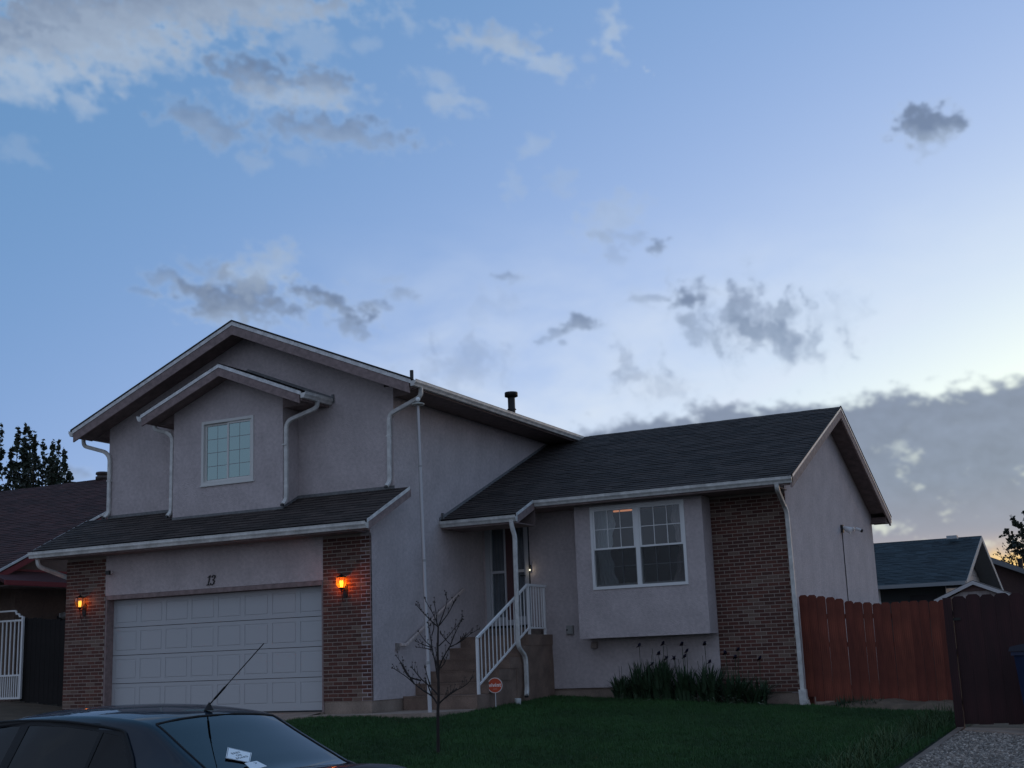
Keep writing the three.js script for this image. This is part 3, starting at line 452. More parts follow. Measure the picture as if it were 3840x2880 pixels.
// ---- windows
function grp(name, parent, label) { const g = new THREE.Group(); g.name = name; if (label) g.userData.label = label; parent.add(g); return g; }
{
  // upper sliding window, two leaves of two by four lights
  const w = grp('window', house, 'upper sliding window with grid of small panes'), r = rng(17), zf = -0.372;
  const [X0, X1, Y0, Y1] = [-4.075, -2.841, 4.316, 5.549], xm = (X0 + X1) / 2;
  const fr = (x0, x1, y0, y1, t, z0, z1) => [box(x0, x0 + t, y0, y1, z0, z1), box(x1 - t, x1, y0, y1, z0, z1), box(x0 + t, x1 - t, y0, y0 + t, z0, z1), box(x0 + t, x1 - t, y1 - t, y1, z0, z1)];
  part('window_frame', [...fr(X0 - 0.012, X1 + 0.012, Y0 - 0.012, Y1 + 0.012, 0.055, zf - 0.06, zf + 0.018), box(X0 - 0.03, X1 + 0.03, Y0 - 0.04, Y0 - 0.012, zf - 0.01, zf + 0.03)], M.vinyl, w);
  for (const [a, b, zo] of [[X0 + 0.044, xm + 0.02, -0.045], [xm - 0.02, X1 - 0.044, -0.018]]) {
    part('sash', fr(a, b, Y0 + 0.044, Y1 - 0.044, 0.042, zf + zo - 0.012, zf + zo + 0.008), M.vinyl, w);
    const g0 = a + 0.042, g1 = b - 0.042, h0 = Y0 + 0.086, h1 = Y1 - 0.086, pw = (g1 - g0) / 2, ph = (h1 - h0) / 4;
    for (let i = 0; i < 2; i++) for (let j = 0; j < 4; j++) { const p = part('pane', new THREE.BoxGeometry(pw - 0.012, ph - 0.012, 0.004), M.coated, w); p.position.set(g0 + (i + 0.5) * pw, h0 + (j + 0.5) * ph, zf + zo - 0.004); p.rotation.set((r() - 0.5) * 0.008, (r() - 0.5) * 0.008, 0); }
    part('muntin', [box((g0 + g1) / 2 - 0.006, (g0 + g1) / 2 + 0.006, h0, h1, zf + zo - 0.012, zf + zo - 0.004), ...[1, 2, 3].map((j) => box(g0, g1, h0 + j * ph - 0.006, h0 + j * ph + 0.006, zf + zo - 0.0125, zf + zo - 0.0045))], std([0.30, 0.30, 0.30], 0.6), w);
  }
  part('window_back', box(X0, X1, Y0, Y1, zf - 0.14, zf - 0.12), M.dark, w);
  // living room window in the bay: two double-hung units
  const b = grp('window', house, 'bay window of two double hung units with curtains'), zb = -3.798;
  const [A0, A1, B0, B1] = [2.638, 4.536, 2.033, 3.605];
  part('window_frame', [...fr(A0 - 0.01, A1 + 0.01, B0 - 0.01, B1 + 0.01, 0.055, zb - 0.07, zb + 0.02)], M.white, b);
  part('mullion', box(3.545, 3.629, B0 + 0.046, B1 - 0.046, zb - 0.06, zb + 0.016), M.white, b);
  const mid = 2.80;
  for (const [a, c] of [[A0 + 0.046, 3.543], [3.631, A1 - 0.046]]) {
    part('sash', fr(a, c, mid - 0.025, B1 - 0.047, 0.034, zb - 0.028, zb + 0.006), M.white, b);
    part('sash', fr(a, c, B0 + 0.047, mid + 0.01, 0.034, zb - 0.062, zb - 0.032), std([0.30, 0.30, 0.29], 0.6), b);
    const gx0 = a + 0.034, gx1 = c - 0.034, pw = (gx1 - gx0) / 3;
    for (const [h0, h1, zz, m, gr] of [[mid + 0.009, B1 - 0.081, zb - 0.012, M.white, 0.014], [B0 + 0.081, mid - 0.024, zb - 0.05, std([0.34, 0.35, 0.36], 0.6), 0.012]]) {
      const ph = (h1 - h0) / 2;
      for (let i = 0; i < 3; i++) for (let j = 0; j < 2; j++) { const p = part('pane', new THREE.BoxGeometry(pw - 0.002, ph - 0.002, 0.003), M.glass, b); p.position.set(gx0 + (i + 0.5) * pw, h0 + (j + 0.5) * ph, zz); p.rotation.set((r() - 0.5) * 0.006, (r() - 0.5) * 0.006, 0); }
      part('muntin', [...[1, 2].map((i) => box(gx0 + i * pw - gr / 2, gx0 + i * pw + gr / 2, h0, h1, zz + 0.003, zz + 0.011)), box(gx0, gx1, h0 + ph - gr / 2, h0 + ph + gr / 2, zz + 0.0035, zz + 0.0115)], m, b);
    }
    part('insect_screen', box(a + 0.01, c - 0.01, B0 + 0.05, mid - 0.026, zb - 0.02, zb - 0.0185), new THREE.MeshStandardMaterial({ color: 0x0c0c0d, roughness: 0.9, transparent: true, opacity: 0.22 }), b);
  }
  // the room behind it
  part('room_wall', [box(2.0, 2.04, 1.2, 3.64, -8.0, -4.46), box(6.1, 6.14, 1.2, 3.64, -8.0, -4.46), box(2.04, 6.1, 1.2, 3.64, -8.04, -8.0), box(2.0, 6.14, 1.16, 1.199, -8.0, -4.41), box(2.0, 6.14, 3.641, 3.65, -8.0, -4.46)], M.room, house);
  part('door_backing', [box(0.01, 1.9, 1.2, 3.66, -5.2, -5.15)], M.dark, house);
  // curtains: pleated sheets hanging from a rod
  const pleat = (x0, x1, y0, y1, z, wave, edge) => { const nx = 60, ny = 24, g = new THREE.PlaneGeometry(1, 1, nx, ny), p = g.attributes.position; for (let i = 0; i < p.count; i++) { const u = p.getX(i) + 0.5, v = p.getY(i) + 0.5; const x = mix(x0, x1, u) + (edge > 0 ? (u) : (u - 1)) * 0.0 + edge * (edge > 0 ? u : 1 - u) * (0.05 * Math.sin(v * 9) + 0.025 * Math.sin(v * 31 + 1)) ; p.setXYZ(i, x, mix(y0, y1, v), z + Math.sin(u * wave) * 0.02 * (1.15 - v * 0.4) + 0.006 * Math.sin(v * 7 + u * 9)); } g.computeVertexNormals(); return g; };
  const cu = thing('curtain', 'pale sheer curtain hanging at the garage side of the bay window', 'curtain', [0, 0, 0], 0, 'bay window curtains');
  part('fabric', pleat(2.55, 3.0, 1.75, 3.58, -4.02, 44, 1), M.curtain, cu);
  const cu2 = thing('curtain', 'pale ruffled curtain hanging at the brick side of the bay window', 'curtain', [0, 0, 0], 0, 'bay window curtains');
  part('fabric', pleat(4.26, 4.62, 1.75, 3.58, -4.02, 38, -1), std([0.40, 0.31, 0.28], 1, { side: THREE.DoubleSide }), cu2);
  const strip = thing('curtain_rod', 'curtain rod with painted orange glow across top of the bay window', 'curtain rod', [0, 3.525, -4.06]);
  part('painted_rod_glow', rod([3.02, 0, 0], [3.56, 0, 0], 0.018, 10), new THREE.MeshStandardMaterial({ color: 0x402010, emissive: new THREE.Color().setRGB(0.52, 0.19, 0.085), roughness: 0.6 }), strip);  // emissive orange painted on the rod for warm room light; no lamp itself
  part('rod', [rod([2.55, 0, 0], [3.015, 0, 0], 0.014, 8), rod([3.565, 0, 0], [4.62, 0, 0], 0.014, 8)], std([0.30, 0.16, 0.08], 0.4, { metalness: 0.5 }), strip);
  const ornament = thing('dried_twig', 'pale curled twig lying on the bay window sill', 'ornament', [3.25, 2.0, -3.99]);
  part('twig', [tube([[-0.1, 0.10, 0], [0.0, 0.14, 0.01], [0.12, 0.11, 0], [0.26, 0.15, 0.01], [0.38, 0.17, 0]], 0.008, 6), tube([[-0.16, 0.09, 0.01], [-0.02, 0.11, 0], [0.07, 0.09, 0]], 0.012, 6)], std([0.42, 0.32, 0.2], 0.9), ornament);
  part('sill_board', box(-0.85, 1.45, -0.02, 0.0, -0.02, 0.06), M.white, ornament);
}

// ---- front door behind the porch
{
  const d = grp('door', house, 'white framed glazed front door'); const z = WZ;
  part('door_frame', [box(0.052, 0.145, 1.42, 3.558, z - 0.12, z + 0.005), box(0.955, 1.035, 1.42, 3.558, z - 0.12, z + 0.005), box(0.145, 0.955, 3.50, 3.558, z - 0.12, z + 0.005), box(0.145, 0.955, 1.42, 1.56, z - 0.11, z - 0.02)], std([0.46, 0.46, 0.47], 0.6), d);
  part('leaf', [box(0.50, 0.665, 1.56, 3.5, z - 0.10, z - 0.05)], std([0.10, 0.045, 0.045], 0.7), d);
  for (const [a, b] of [[0.147, 0.50], [0.667, 0.953]]) {
    part('leaf', [box(a, a + 0.035, 1.56, 3.5, z - 0.09, z - 0.03), box(b - 0.035, b, 1.56, 3.5, z - 0.09, z - 0.03), box(a + 0.035, b - 0.035, 2.50, 2.555, z - 0.09, z - 0.03), box(a + 0.035, b - 0.035, 1.56, 1.62, z - 0.09, z - 0.03), box(a + 0.035, b - 0.035, 3.42, 3.5, z - 0.09, z - 0.03)], std([0.5, 0.5, 0.51], 0.6), d);
    for (const [y0, y1] of [[1.62, 2.50], [2.555, 3.42]]) part('pane', box(a + 0.035, b - 0.035, y0, y1, z - 0.062, z - 0.058), M.glass, d);
    for (let k = 0; k < 3; k++) { const x = mix(a + 0.07, b - 0.07, k / 2); part('muntin', box(x - 0.006, x + 0.006, 1.62, 3.42, z - 0.076, z - 0.066), std([0.22, 0.22, 0.23], 0.7), d); }
  }
  part('door_curtain', box(0.15, 0.95, 1.57, 3.48, z - 0.13, z - 0.125), std([0.42, 0.43, 0.45], 1, { map: rep(woodC, 0.25, 1.4) }), d);
  part('door_handle', [rod([0.94, 2.42, z - 0.02], [0.94, 2.42, z + 0.06], 0.012), rod([0.94, 2.42, z + 0.055], [0.86, 2.42, z + 0.055], 0.012)], M.blackMetal, d);
  part('threshold', box(0.06, 1.04, 1.40, 1.45, z - 0.1, z + 0.06), M.blackMetal, d);
  part('weather_strip', box(1.037, 1.062, 1.42, 3.56, z - 0.1, z + 0.012), M.blackPlastic, d);
  const bell = thing('doorbell', 'small black doorbell with a bright white light by front door', 'doorbell', [1.075, 2.56, z]);
  part('bell_body', box(-0.022, 0.022, -0.07, 0.07, 0.013, 0.04), M.blackPlastic, bell);
  const eye = part('bell_light', new THREE.SphereGeometry(0.017, 12, 8), new THREE.MeshStandardMaterial({ color: 0x333333, emissive: new THREE.Color().setRGB(1.6, 1.5, 1.15) }), bell); eye.position.set(0, -0.035, 0.045);
  const bl = new THREE.PointLight(0xfff0d0, 0.012, 0, 2); bl.name = 'bell_lamp'; bl.position.set(0, -0.035, 0.085); bl.castShadow = true; bell.add(bl);
}

// ---- concrete steps and landing
{
  const st = thing('porch_steps', 'brown concrete steps climbing along the stucco wall to front door', 'steps');
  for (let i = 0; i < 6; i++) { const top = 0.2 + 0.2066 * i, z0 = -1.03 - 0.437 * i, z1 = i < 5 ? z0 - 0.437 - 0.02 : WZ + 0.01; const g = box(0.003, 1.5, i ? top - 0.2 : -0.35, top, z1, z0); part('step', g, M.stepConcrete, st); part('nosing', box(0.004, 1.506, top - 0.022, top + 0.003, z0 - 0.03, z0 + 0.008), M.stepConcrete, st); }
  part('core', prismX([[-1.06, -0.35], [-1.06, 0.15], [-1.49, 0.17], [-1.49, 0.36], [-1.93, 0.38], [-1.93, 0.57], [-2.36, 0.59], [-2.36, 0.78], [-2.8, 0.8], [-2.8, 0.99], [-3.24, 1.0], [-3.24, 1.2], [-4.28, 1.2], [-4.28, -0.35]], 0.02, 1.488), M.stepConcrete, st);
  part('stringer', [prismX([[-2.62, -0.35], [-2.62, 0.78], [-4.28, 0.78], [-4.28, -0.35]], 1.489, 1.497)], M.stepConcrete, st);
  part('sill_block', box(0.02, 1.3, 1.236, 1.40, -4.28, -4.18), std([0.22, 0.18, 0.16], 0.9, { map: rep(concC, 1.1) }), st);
  // railing on the open side
  const rl = thing('porch_railing', 'white metal railing with thin balusters along porch steps', 'railing');
  const X = 1.43, wm = M.white, slope = (z) => 1.12 + (z + 1.2) * -0.4765, low = (z) => 0.33 + (z + 1.22) * -0.4765;
  part('post', box(X - 0.022, X + 0.022, 0.2, 1.15, -1.245, -1.2), wm, rl); part('post', box(X - 0.022, X + 0.022, 1.236, 2.16, -3.40, -3.355), wm, rl); part('post', box(X - 0.02, X + 0.02, 1.236, 2.14, -4.12, -4.08), wm, rl);
  part('handrail', sweep(roundPath([[X, 1.165, -1.2], [X, 2.175, -3.34], [X, 2.175, -4.20]], 0.03, 3), rectProf(0.05, 0.042, 0.008), V(1, 0, 0)), wm, rl);
  part('bottom_rail', sweep(roundPath([[X, 0.345, -1.22], [X, 1.36, -3.36], [X, 1.36, -4.10]], 0.03, 3), rectProf(0.036, 0.032, 0.005), V(1, 0, 0)), wm, rl);
  for (let k = 1; k <= 13; k++) { const z = -1.22 - k * (2.12 / 14); part('baluster', box(X - 0.008, X + 0.008, 0.345 + (-z - 1.22) * 0.4743, 1.16 + (-z - 1.2) * 0.472, z - 0.008, z + 0.008), wm, rl); }
  for (let k = 1; k <= 5; k++) { const z = -3.38 - k * 0.12; part('baluster', box(X - 0.008, X + 0.008, 1.37, 2.16, z - 0.008, z + 0.008), wm, rl); }
  // handrail fixed to the wall
  const wr = thing('wall_handrail', 'pale wooden handrail fixed to stucco wall above steps', 'handrail'); const wood = std([0.85, 0.74, 0.70], 0.7, { map: rep(woodC, 0.3, 0.9) });
  part('rail', sweep(roundPath([[0.075, 1.11, -0.85], [0.075, 1.10, -1.03], [0.075, 2.165, -3.28], [0.03, 2.165, -3.36]], 0.04, 3), rectProf(0.055, 0.042, 0.01), V(1, 0, 0)), wood, wr);
  part('bracket', box(0.002, 0.05, 1.01, 1.14, -0.86, -0.79), std([0.25, 0.22, 0.2], 0.6), wr);
  for (const [y, z] of [[1.52, -1.95], [2.0, -2.95]]) part('bracket', [rod([0.002, y - 0.06, z], [0.07, y - 0.06, z], 0.009), rod([0.07, y - 0.065, z], [0.075, y + 0.0, z], 0.009)], M.blackMetal, wr);
}

// ---- wall lanterns
function lantern(x, y, power, label, panes) {
  const L = thing('wall_lantern', label, 'lantern', [x, y, 0.0], 0, 'wall lanterns beside the garage door');
  const zc = 0.13; const mm = M.blackMetal;
  part('back_plate', [box(-0.045, 0.045, -0.21, -0.03, 0.002, 0.018), box(-0.03, 0.03, -0.25, -0.21, 0.002, 0.016), box(-0.03, 0.03, -0.03, 0.0, 0.002, 0.016)], mm, L);
  part('arm', tube([[0, -0.10, 0.016], [0, -0.13, 0.07], [0, -0.15, zc], [0, -0.11, zc]], 0.010, 8, 0.03), mm, L);
  part('tail', tube([[0, -0.13, zc], [0.0, -0.20, zc - 0.015], [-0.006, -0.30, zc - 0.05], [0, -0.33, zc - 0.06]], 0.007, 6, 0.03), mm, L);
  const cap = part('cap', lathe([[0.001, 0.155], [0.014, 0.15], [0.01, 0.135], [0.03, 0.125], [0.045, 0.11], [0.105, 0.085], [0.108, 0.078], [0.001, 0.076]], 18), mm, L); cap.position.set(0, 0.02, zc);
  const base = part('base', lathe([[0.001, -0.095], [0.05, -0.095], [0.052, -0.103], [0.03, -0.115], [0.016, -0.14], [0.001, -0.15]], 16), mm, L); base.position.set(0, 0.02, zc);
  const n = 6;
  for (let i = 0; i < n; i++) { // bent glass panels between ribs
    const a0 = i / n * 6.28318 + 0.3, a1 = (i + 1) / n * 6.28318 + 0.3; const prof = [[0.098, 0.096], [0.098, 0.03], [0.09, -0.02], [0.055, -0.074]];
    part('rib', sweep(prof.map(([rr, yy]) => V(Math.cos(a0) * rr, yy, zc + Math.sin(a0) * rr)), roundProf(0.0042, 5)), mm, L);
    const g = new THREE.BufferGeometry(), pos = []; for (let k = 0; k < 3; k++) { const [r0, y0] = prof[k], [r1, y1] = prof[k + 1]; const p = (a, rr, yy) => [Math.cos(a) * rr * 0.98, yy, zc + Math.sin(a) * rr * 0.98]; const A = p(a0, r0, y0), B = p(a1, r0, y0), C = p(a1, r1, y1), Dd = p(a0, r1, y1); pos.push(...A, ...B, ...C, ...A, ...C, ...Dd); } g.setAttribute('position', new THREE.Float32BufferAttribute(pos, 3)); g.computeVertexNormals();
    part('glass_panel', g, panes, L);
  }
  for (const dx of [-0.02, 0.02]) {
    const bulb = part('bulb', lathe([[0.001, 0.05], [0.011, 0.045], [0.018, 0.015], [0.015, -0.03], [0.01, -0.07], [0.001, -0.072]], 10), new THREE.MeshStandardMaterial({ color: 0x402008, emissive: new THREE.Color().setRGB(5.0 * power, 2.6 * power, 0.5 * power) }), L); bulb.position.set(dx, 0, zc);
    const pt = new THREE.PointLight(0xff7a1c, 0.15 * power, 0, 2); pt.name = 'lamp_light'; pt.position.set(dx, -0.005, zc); pt.castShadow = true; pt.shadow.radius = 0.6; L.add(pt);
  }
}
const amber = phys([1.0, 0.62, 0.22], 0.36, { transmission: 1, thickness: 0, side: THREE.DoubleSide });
const clearAmber = phys([0.98, 0.84, 0.58], 0.16, { transmission: 1, thickness: 0, side: THREE.DoubleSide });
lantern(-0.522, 2.20, 1.0, 'brighter amber glass lantern on brick between garage door and steps', amber);
lantern(-6.645, 2.17, 0.4, 'dimmer amber lantern on brick at far end of garage door', clearAmber);

// ---- house number
{
  const font = await new FontLoader().loadAsync('fonts/droid/droid_serif_regular.typeface.json');
  const n = thing('house_number', 'black slanted number thirteen on stucco above garage door', 'house number', [-3.64, 2.345, 0.0]);
  let x = 0; for (const ch of '13') { const g = new TextGeometry(ch, { font, size: 0.185, depth: 0.012, bevelEnabled: false, curveSegments: 6 }); g.applyMatrix4(new THREE.Matrix4().set(0.82, 0.26, 0, x, 0, 1, 0, 0, 0, 0, 1, 0.006, 0, 0, 0, 1)); part('digit', g, M.blackMetal, n); x += 0.094; }
}
// ---- cameras and boxes on the walls
{
  const c1 = thing('security_camera', 'tiny white security camera with black face above garage door', 'camera', [-6.0, 2.73, 0]);
  part('camera_body', box(-0.01, 0.06, -0.03, 0.035, 0.03, 0.06), M.white, c1); part('lens', box(-0.025, 0.065, -0.045, 0.035, 0.061, 0.115), M.blackPlastic, c1); part('mount', rod([0.05, 0, 0.0], [0.03, 0, 0.035], 0.015), M.white, c1);
  const c2 = thing('floodlight', 'white floodlight lamp on black box high on side wall', 'floodlight', [WX, 3.28, -8.95]);
  part('box', box(0.0, 0.05, -0.08, 0.09, -0.05, 0.05), M.blackPlastic, c2); part('arm', rod([0.04, 0.03, 0], [0.09, 0.02, 0], 0.03, 10), M.white, c2);
  const head = part('lamp_head', lathe([[0.001, 0.09], [0.04, 0.085], [0.055, 0.03], [0.08, -0.07], [0.075, -0.075], [0.001, -0.06]], 16), M.white, c2); head.position.set(0.15, -0.02, 0); head.rotation.set(0.25, 0, 1.05);
  const c3 = thing('security_camera', 'small white bullet camera near back corner of side wall', 'camera', [WX, 3.34, -10.2]);
  part('mount', [rod([0, 0.03, 0], [0.03, 0.03, 0], 0.045, 12), rod([0.02, 0.03, 0], [0.08, 0.02, 0], 0.014)], M.white, c3); part('camera_body', rod([0.07, 0.035, 0], [0.19, -0.02, 0.03], 0.036, 12), M.white, c3); part('lens', rod([0.19, -0.02, 0.03], [0.212, -0.031, 0.036], 0.038, 12), M.blackPlastic, c3);
  const cord = thing('cable', 'thin dark cable hanging down side wall from floodlight', 'cable', [0, 0, 0]); part('wire', tube([[WX + 0.012, 3.2, -8.98], [WX + 0.012, 2.5, -8.97], [WX + 0.014, 1.7, -8.96], [WX + 0.012, 0.2, -8.96]], 0.009, 6), M.blackPlastic, cord);
  const sp = thing('outlet_box', 'grey outdoor outlet box on stucco wall beside porch', 'outlet box', [1.89, 1.305, WZ]); part('cover', muv(extr(poly(rectPts(-0.06, 0.06, -0.075, 0.075)), 0.05, 0.012)), std([0.30, 0.29, 0.27], 0.5), sp); part('hole', rod([-0.05, 0.0, 0.06], [-0.05, 0.0, 0.066], 0.018, 10), M.blackPlastic, sp);
  const vb = thing('dryer_vent', 'small beige vent hood under the bay window', 'vent', [2.395, 1.0, WZ]); part('hood', prismX([[0.002, -0.07], [0.002, 0.06], [0.05, 0.05], [0.09, -0.05], [0.09, -0.07]], -0.06, 0.06), std([0.3, 0.24, 0.21], 0.7), vb); part('flap', box(-0.05, 0.05, -0.074, -0.071, 0.01, 0.085), M.dark, vb);
}

// ---------------------------------------------------------------- things in the yard
{
  // telescoping pole that leans a little
  const fp = thing('flagpole', 'tall thin white pole with ball top in front of steps', 'flagpole', [1.12, -0.05, -0.04]);
  const seg = (y0, y1, r, m) => rod([-0.019 * y0, y0, 0], [-0.019 * y1, y1, 0], r, 12);
  part('pole', [seg(-0.4, 0.82, 0.034), seg(0.82, 2.55, 0.026), seg(2.55, 4.2, 0.0235), seg(4.2, 5.3, 0.021)], std([0.55, 0.53, 0.53], 0.5), fp);
  part('collar', [seg(0.80, 0.85, 0.040), seg(2.53, 2.57, 0.029), seg(4.18, 4.21, 0.026)], std([0.35, 0.34, 0.33], 0.5), fp);
  const b = part('ball', new THREE.SphereGeometry(0.042, 16, 12), M.white, fp); b.position.set(-0.102, 5.39, 0);
  const tr = part('swivel_ring', lathe([[0.02, 0.02], [0.05, 0.03], [0.11, 0.012], [0.115, 0], [0.1, -0.015], [0.03, -0.01]], 18), std([0.5, 0.47, 0.4], 0.5), fp); tr.position.set(-0.10, 5.30, 0);
  part('rope', tube([[-0.13, 5.28, 0.03], [-0.1, 4.2, 0.03], [-0.075, 2.9, 0.032], [-0.04, 1.3, 0.04]], 0.004, 5), std([0.25, 0.24, 0.22], 0.9), fp);
}
{
  const s = thing('yard_sign', 'round orange sign on thin stake beside the steps', 'sign', [1.60, -0.06, -1.53]);
  const cv = document.createElement('canvas'); cv.width = cv.height = 256; const c = cv.getContext('2d'); c.fillStyle = '#d8d0c8'; c.fillRect(0, 0, 256, 256); c.fillStyle = '#c2451f'; c.beginPath(); c.arc(128, 128, 118, 0, 7); c.fill(); c.fillStyle = '#f4efe8'; c.font = 'bold 82px sans-serif'; c.textAlign = 'center'; c.textBaseline = 'middle'; c.fillText('vivint', 128, 124, 214); c.fillStyle = '#e0b9a4'; c.fillRect(92, 186, 72, 5);
  const t = new THREE.CanvasTexture(cv); t.colorSpace = THREE.SRGBColorSpace;
  const disc = new THREE.CircleGeometry(0.132, 40); const face = part('sign_face', disc, new THREE.MeshStandardMaterial({ map: t, roughness: 0.55 }), s); face.position.set(0, 0.40, 0.008); face.rotation.y = 0.36;
  const bk = part('sign_plate', lathe([[0.001, 0.0], [0.134, 0.0], [0.134, -0.008], [0.001, -0.008]], 32), M.white, s); bk.rotation.set(Math.PI / 2, 0, 0); bk.rotation.order = 'YXZ'; bk.rotation.y = 0.36; bk.position.set(0, 0.40, 0.006);
  part('stake', rod([0, -0.25, 0], [0, 0.3, -0.006], 0.006, 6), M.white, s);
  const cup = thing('solar_light', 'small white ribbed cup standing in grass near downspout', 'garden light', [1.66, gh(1.66, -2.3) + 0.0, -2.3]);
  part('cup', lathe([[0.001, 0], [0.052, 0], [0.055, 0.04], [0.053, 0.045], [0.06, 0.085], [0.062, 0.125], [0.056, 0.13], [0.05, 0.115], [0.001, 0.11]], 20), std([0.60, 0.62, 0.60], 0.5), cup); part('base', lathe([[0.001, -0.06], [0.03, -0.06], [0.035, 0.0], [0.001, 0.0]], 12), M.white, cup);
}
{
  // bare sapling on the lawn
  const T = thing('sapling', 'slender bare young tree with budding twigs on the lawn', 'tree', [3.674, gh(3.674, 4.19) - 0.01, 4.19]);
  const BR = [[[0,-0.05],[0.01,0.25],[0.02,0.62],[0.02,0.68],[0.03,1.01],[0.03,1.31],[0.04,1.52],[0.05,1.66]],[[0.05,1.66],[-0.02,1.83],[-0.09,1.96],[-0.13,2.05]],[[0.04,1.66],[-0.07,1.77],[-0.16,1.88],[-0.22,1.96]],[[0.03,1.69],[0.01,1.81],[-0.02,1.93],[-0.04,1.99]],[[0.06,1.68],[0.16,1.86],[0.21,1.99],[0.2,2.07]],[[0.06,1.67],[0.19,1.82],[0.27,1.95],[0.35,2.05]],[[0.02,0.99],[-0.04,1.2],[-0.09,1.34],[-0.13,1.49],[-0.17,1.63],[-0.2,1.73]],[[-0.11,1.4],[-0.22,1.48],[-0.35,1.62]],[[-0.1,1.39],[-0.22,1.44],[-0.32,1.49]],[[-0.09,1.36],[-0.2,1.39],[-0.32,1.41]],[[-0.13,1.55],[-0.11,1.67],[-0.16,1.76]],[[0.03,0.99],[0.06,1.14],[0.14,1.28],[0.23,1.39],[0.31,1.55],[0.4,1.69],[0.44,1.74]],[[0.05,1.41],[0.18,1.51],[0.28,1.61],[0.4,1.72]],[[0.23,1.39],[0.36,1.45],[0.48,1.54],[0.61,1.61]],[[0.24,1.42],[0.18,1.48],[0.09,1.57]],[[0.31,1.42],[0.41,1.49],[0.53,1.6]],[[0.01,0.66],[-0.07,0.76],[-0.22,0.85],[-0.34,0.93],[-0.47,1.03],[-0.59,1.1],[-0.68,1.15]],[[-0.34,0.93],[-0.46,1.09],[-0.54,1.21],[-0.62,1.31]],[[0.02,0.78],[-0.08,0.88],[-0.23,0.99],[-0.33,1.1],[-0.38,1.15]],[[-0.09,0.89],[-0.16,1.01],[-0.23,1.16]],[[-0.23,0.97],[-0.39,1.03],[-0.45,1.15],[-0.47,1.21]],[[-0.07,0.76],[-0.1,0.9],[-0.12,1.0]],[[0.03,0.67],[0.12,0.73],[0.24,0.79],[0.36,0.84],[0.51,0.9],[0.64,1.0]],[[0.15,0.74],[0.24,0.81],[0.32,0.85]],[[0.07,1.12],[0.12,1.19],[0.14,1.29]],[[0,1.14],[-0.04,1.26],[-0.02,1.37]]];
  const r = rng(44), limbs = [], twigs = [], buds = [];
  const bud = (p, s) => { for (let k = 0; k < 3; k++) { const g = new THREE.ConeGeometry(0.006 * s, 0.028 * s, 5); g.rotateX((r() - 0.5) * 1.8); g.rotateZ((r() - 0.5) * 1.8); g.translate(p.x + (r() - 0.5) * 0.014, p.y + 0.006, p.z + (r() - 0.5) * 0.014); buds.push(g); } };
  // depth of a limb follows the depth of the limb it leaves
  const known = [];
  BR.forEach((b, i) => {
    const side = (r() - 0.5) * 1.1, len = b.length; let z0 = 0;
    if (i) { let best = 9; for (const q of known) { const dd = Math.hypot(q.x - b[0][0], q.y - b[0][1]); if (dd < best) { best = dd; z0 = q.z; } } }
    const pts = b.map(([x, y], k) => V(x + (k ? (r() - 0.5) * 0.012 : 0), y, i ? z0 + side * Math.hypot(x - b[0][0], y - b[0][1]) * 0.7 : 0));
    const cur = new THREE.CatmullRomCurve3(pts).getPoints((len - 1) * 4); known.push(...cur);
    const R0 = i === 0 ? 0.0235 : (b[0][1] < 1.0 ? 0.0115 : 0.008), R1 = i === 0 ? 0.011 : 0.003;
    limbs.push(sweep(cur, roundProf(1, i ? 6 : 9), V(0.3, 0, 1), (t) => mix(R0, R1, t)));
    if (!i) return;
    bud(cur[cur.length - 1], 1.25);
    for (let k = 3; k < cur.length - 1; k++) if (r() < 0.62) { const d = cur[k + 1].clone().sub(cur[k - 1]).normalize(); const a = cur[k].clone().add(V((r() - 0.5) * 0.9, 0.5 + r() * 0.5, (r() - 0.5) * 0.9).normalize().add(d.multiplyScalar(0.6)).normalize().multiplyScalar(0.025 + r() * 0.10)); twigs.push(sweep([cur[k], cur[k].clone().lerp(a, 0.5).add(V(0, 0.004, 0)), a], roundProf(1, 5), V(0.2, 0.1, 1), (t) => mix(0.0038, 0.0018, t))); bud(a, 0.9); }
  });
  part('trunk', limbs[0], M.bark, T); for (const g of limbs.slice(1)) part('branch', g, M.bark, T);
  part('twigs', twigs, M.bark, T).userData.kind = 'stuff'; part('buds', buds, std([0.06, 0.045, 0.035], 0.8), T).userData.kind = 'stuff';
}
// blades: a curved tapering strip from (0,0,0) upwards
function blade(h, w, lean, az, curl = 1, base = [0, 0, 0], seg = 5) {
  const pos = [], c = Math.cos(az), s = Math.sin(az); const P = (t, e) => { const o = lean * Math.pow(t, 1.6), y = h * (t - 0.35 * curl * Math.abs(lean) / Math.max(h, 0.01) * t * t * t * 0.8), ww = w * (t < 0.15 ? 0.75 + t * 1.6 : 1 - Math.pow((t - 0.15) / 0.85, 2.2)) * 0.5 * e; return [base[0] + c * o - s * ww, base[1] + y, base[2] + s * o + c * ww]; };
  for (let k = 0; k < seg; k++) { const a = P(k / seg, -1), b = P(k / seg, 1), d = P((k + 1) / seg, -1), e = P((k + 1) / seg, 1); pos.push(...a, ...b, ...e, ...a, ...e, ...d); }
  const g = new THREE.BufferGeometry(); g.setAttribute('position', new THREE.Float32BufferAttribute(pos, 3)); g.computeVertexNormals(); return g;
}
const leafMat = (c, tr = 0.25) => phys(c, 0.75, { transmission: tr, thickness: 0, side: THREE.DoubleSide });
const inPoly = (p, x, z) => { let c = false; for (let i = 0, j = p.length - 1; i < p.length; j = i++) if ((p[i][1] > z) !== (p[j][1] > z) && x < (p[j][0] - p[i][0]) * (z - p[i][1]) / (p[j][1] - p[i][1]) + p[i][0]) c = !c; return c; };
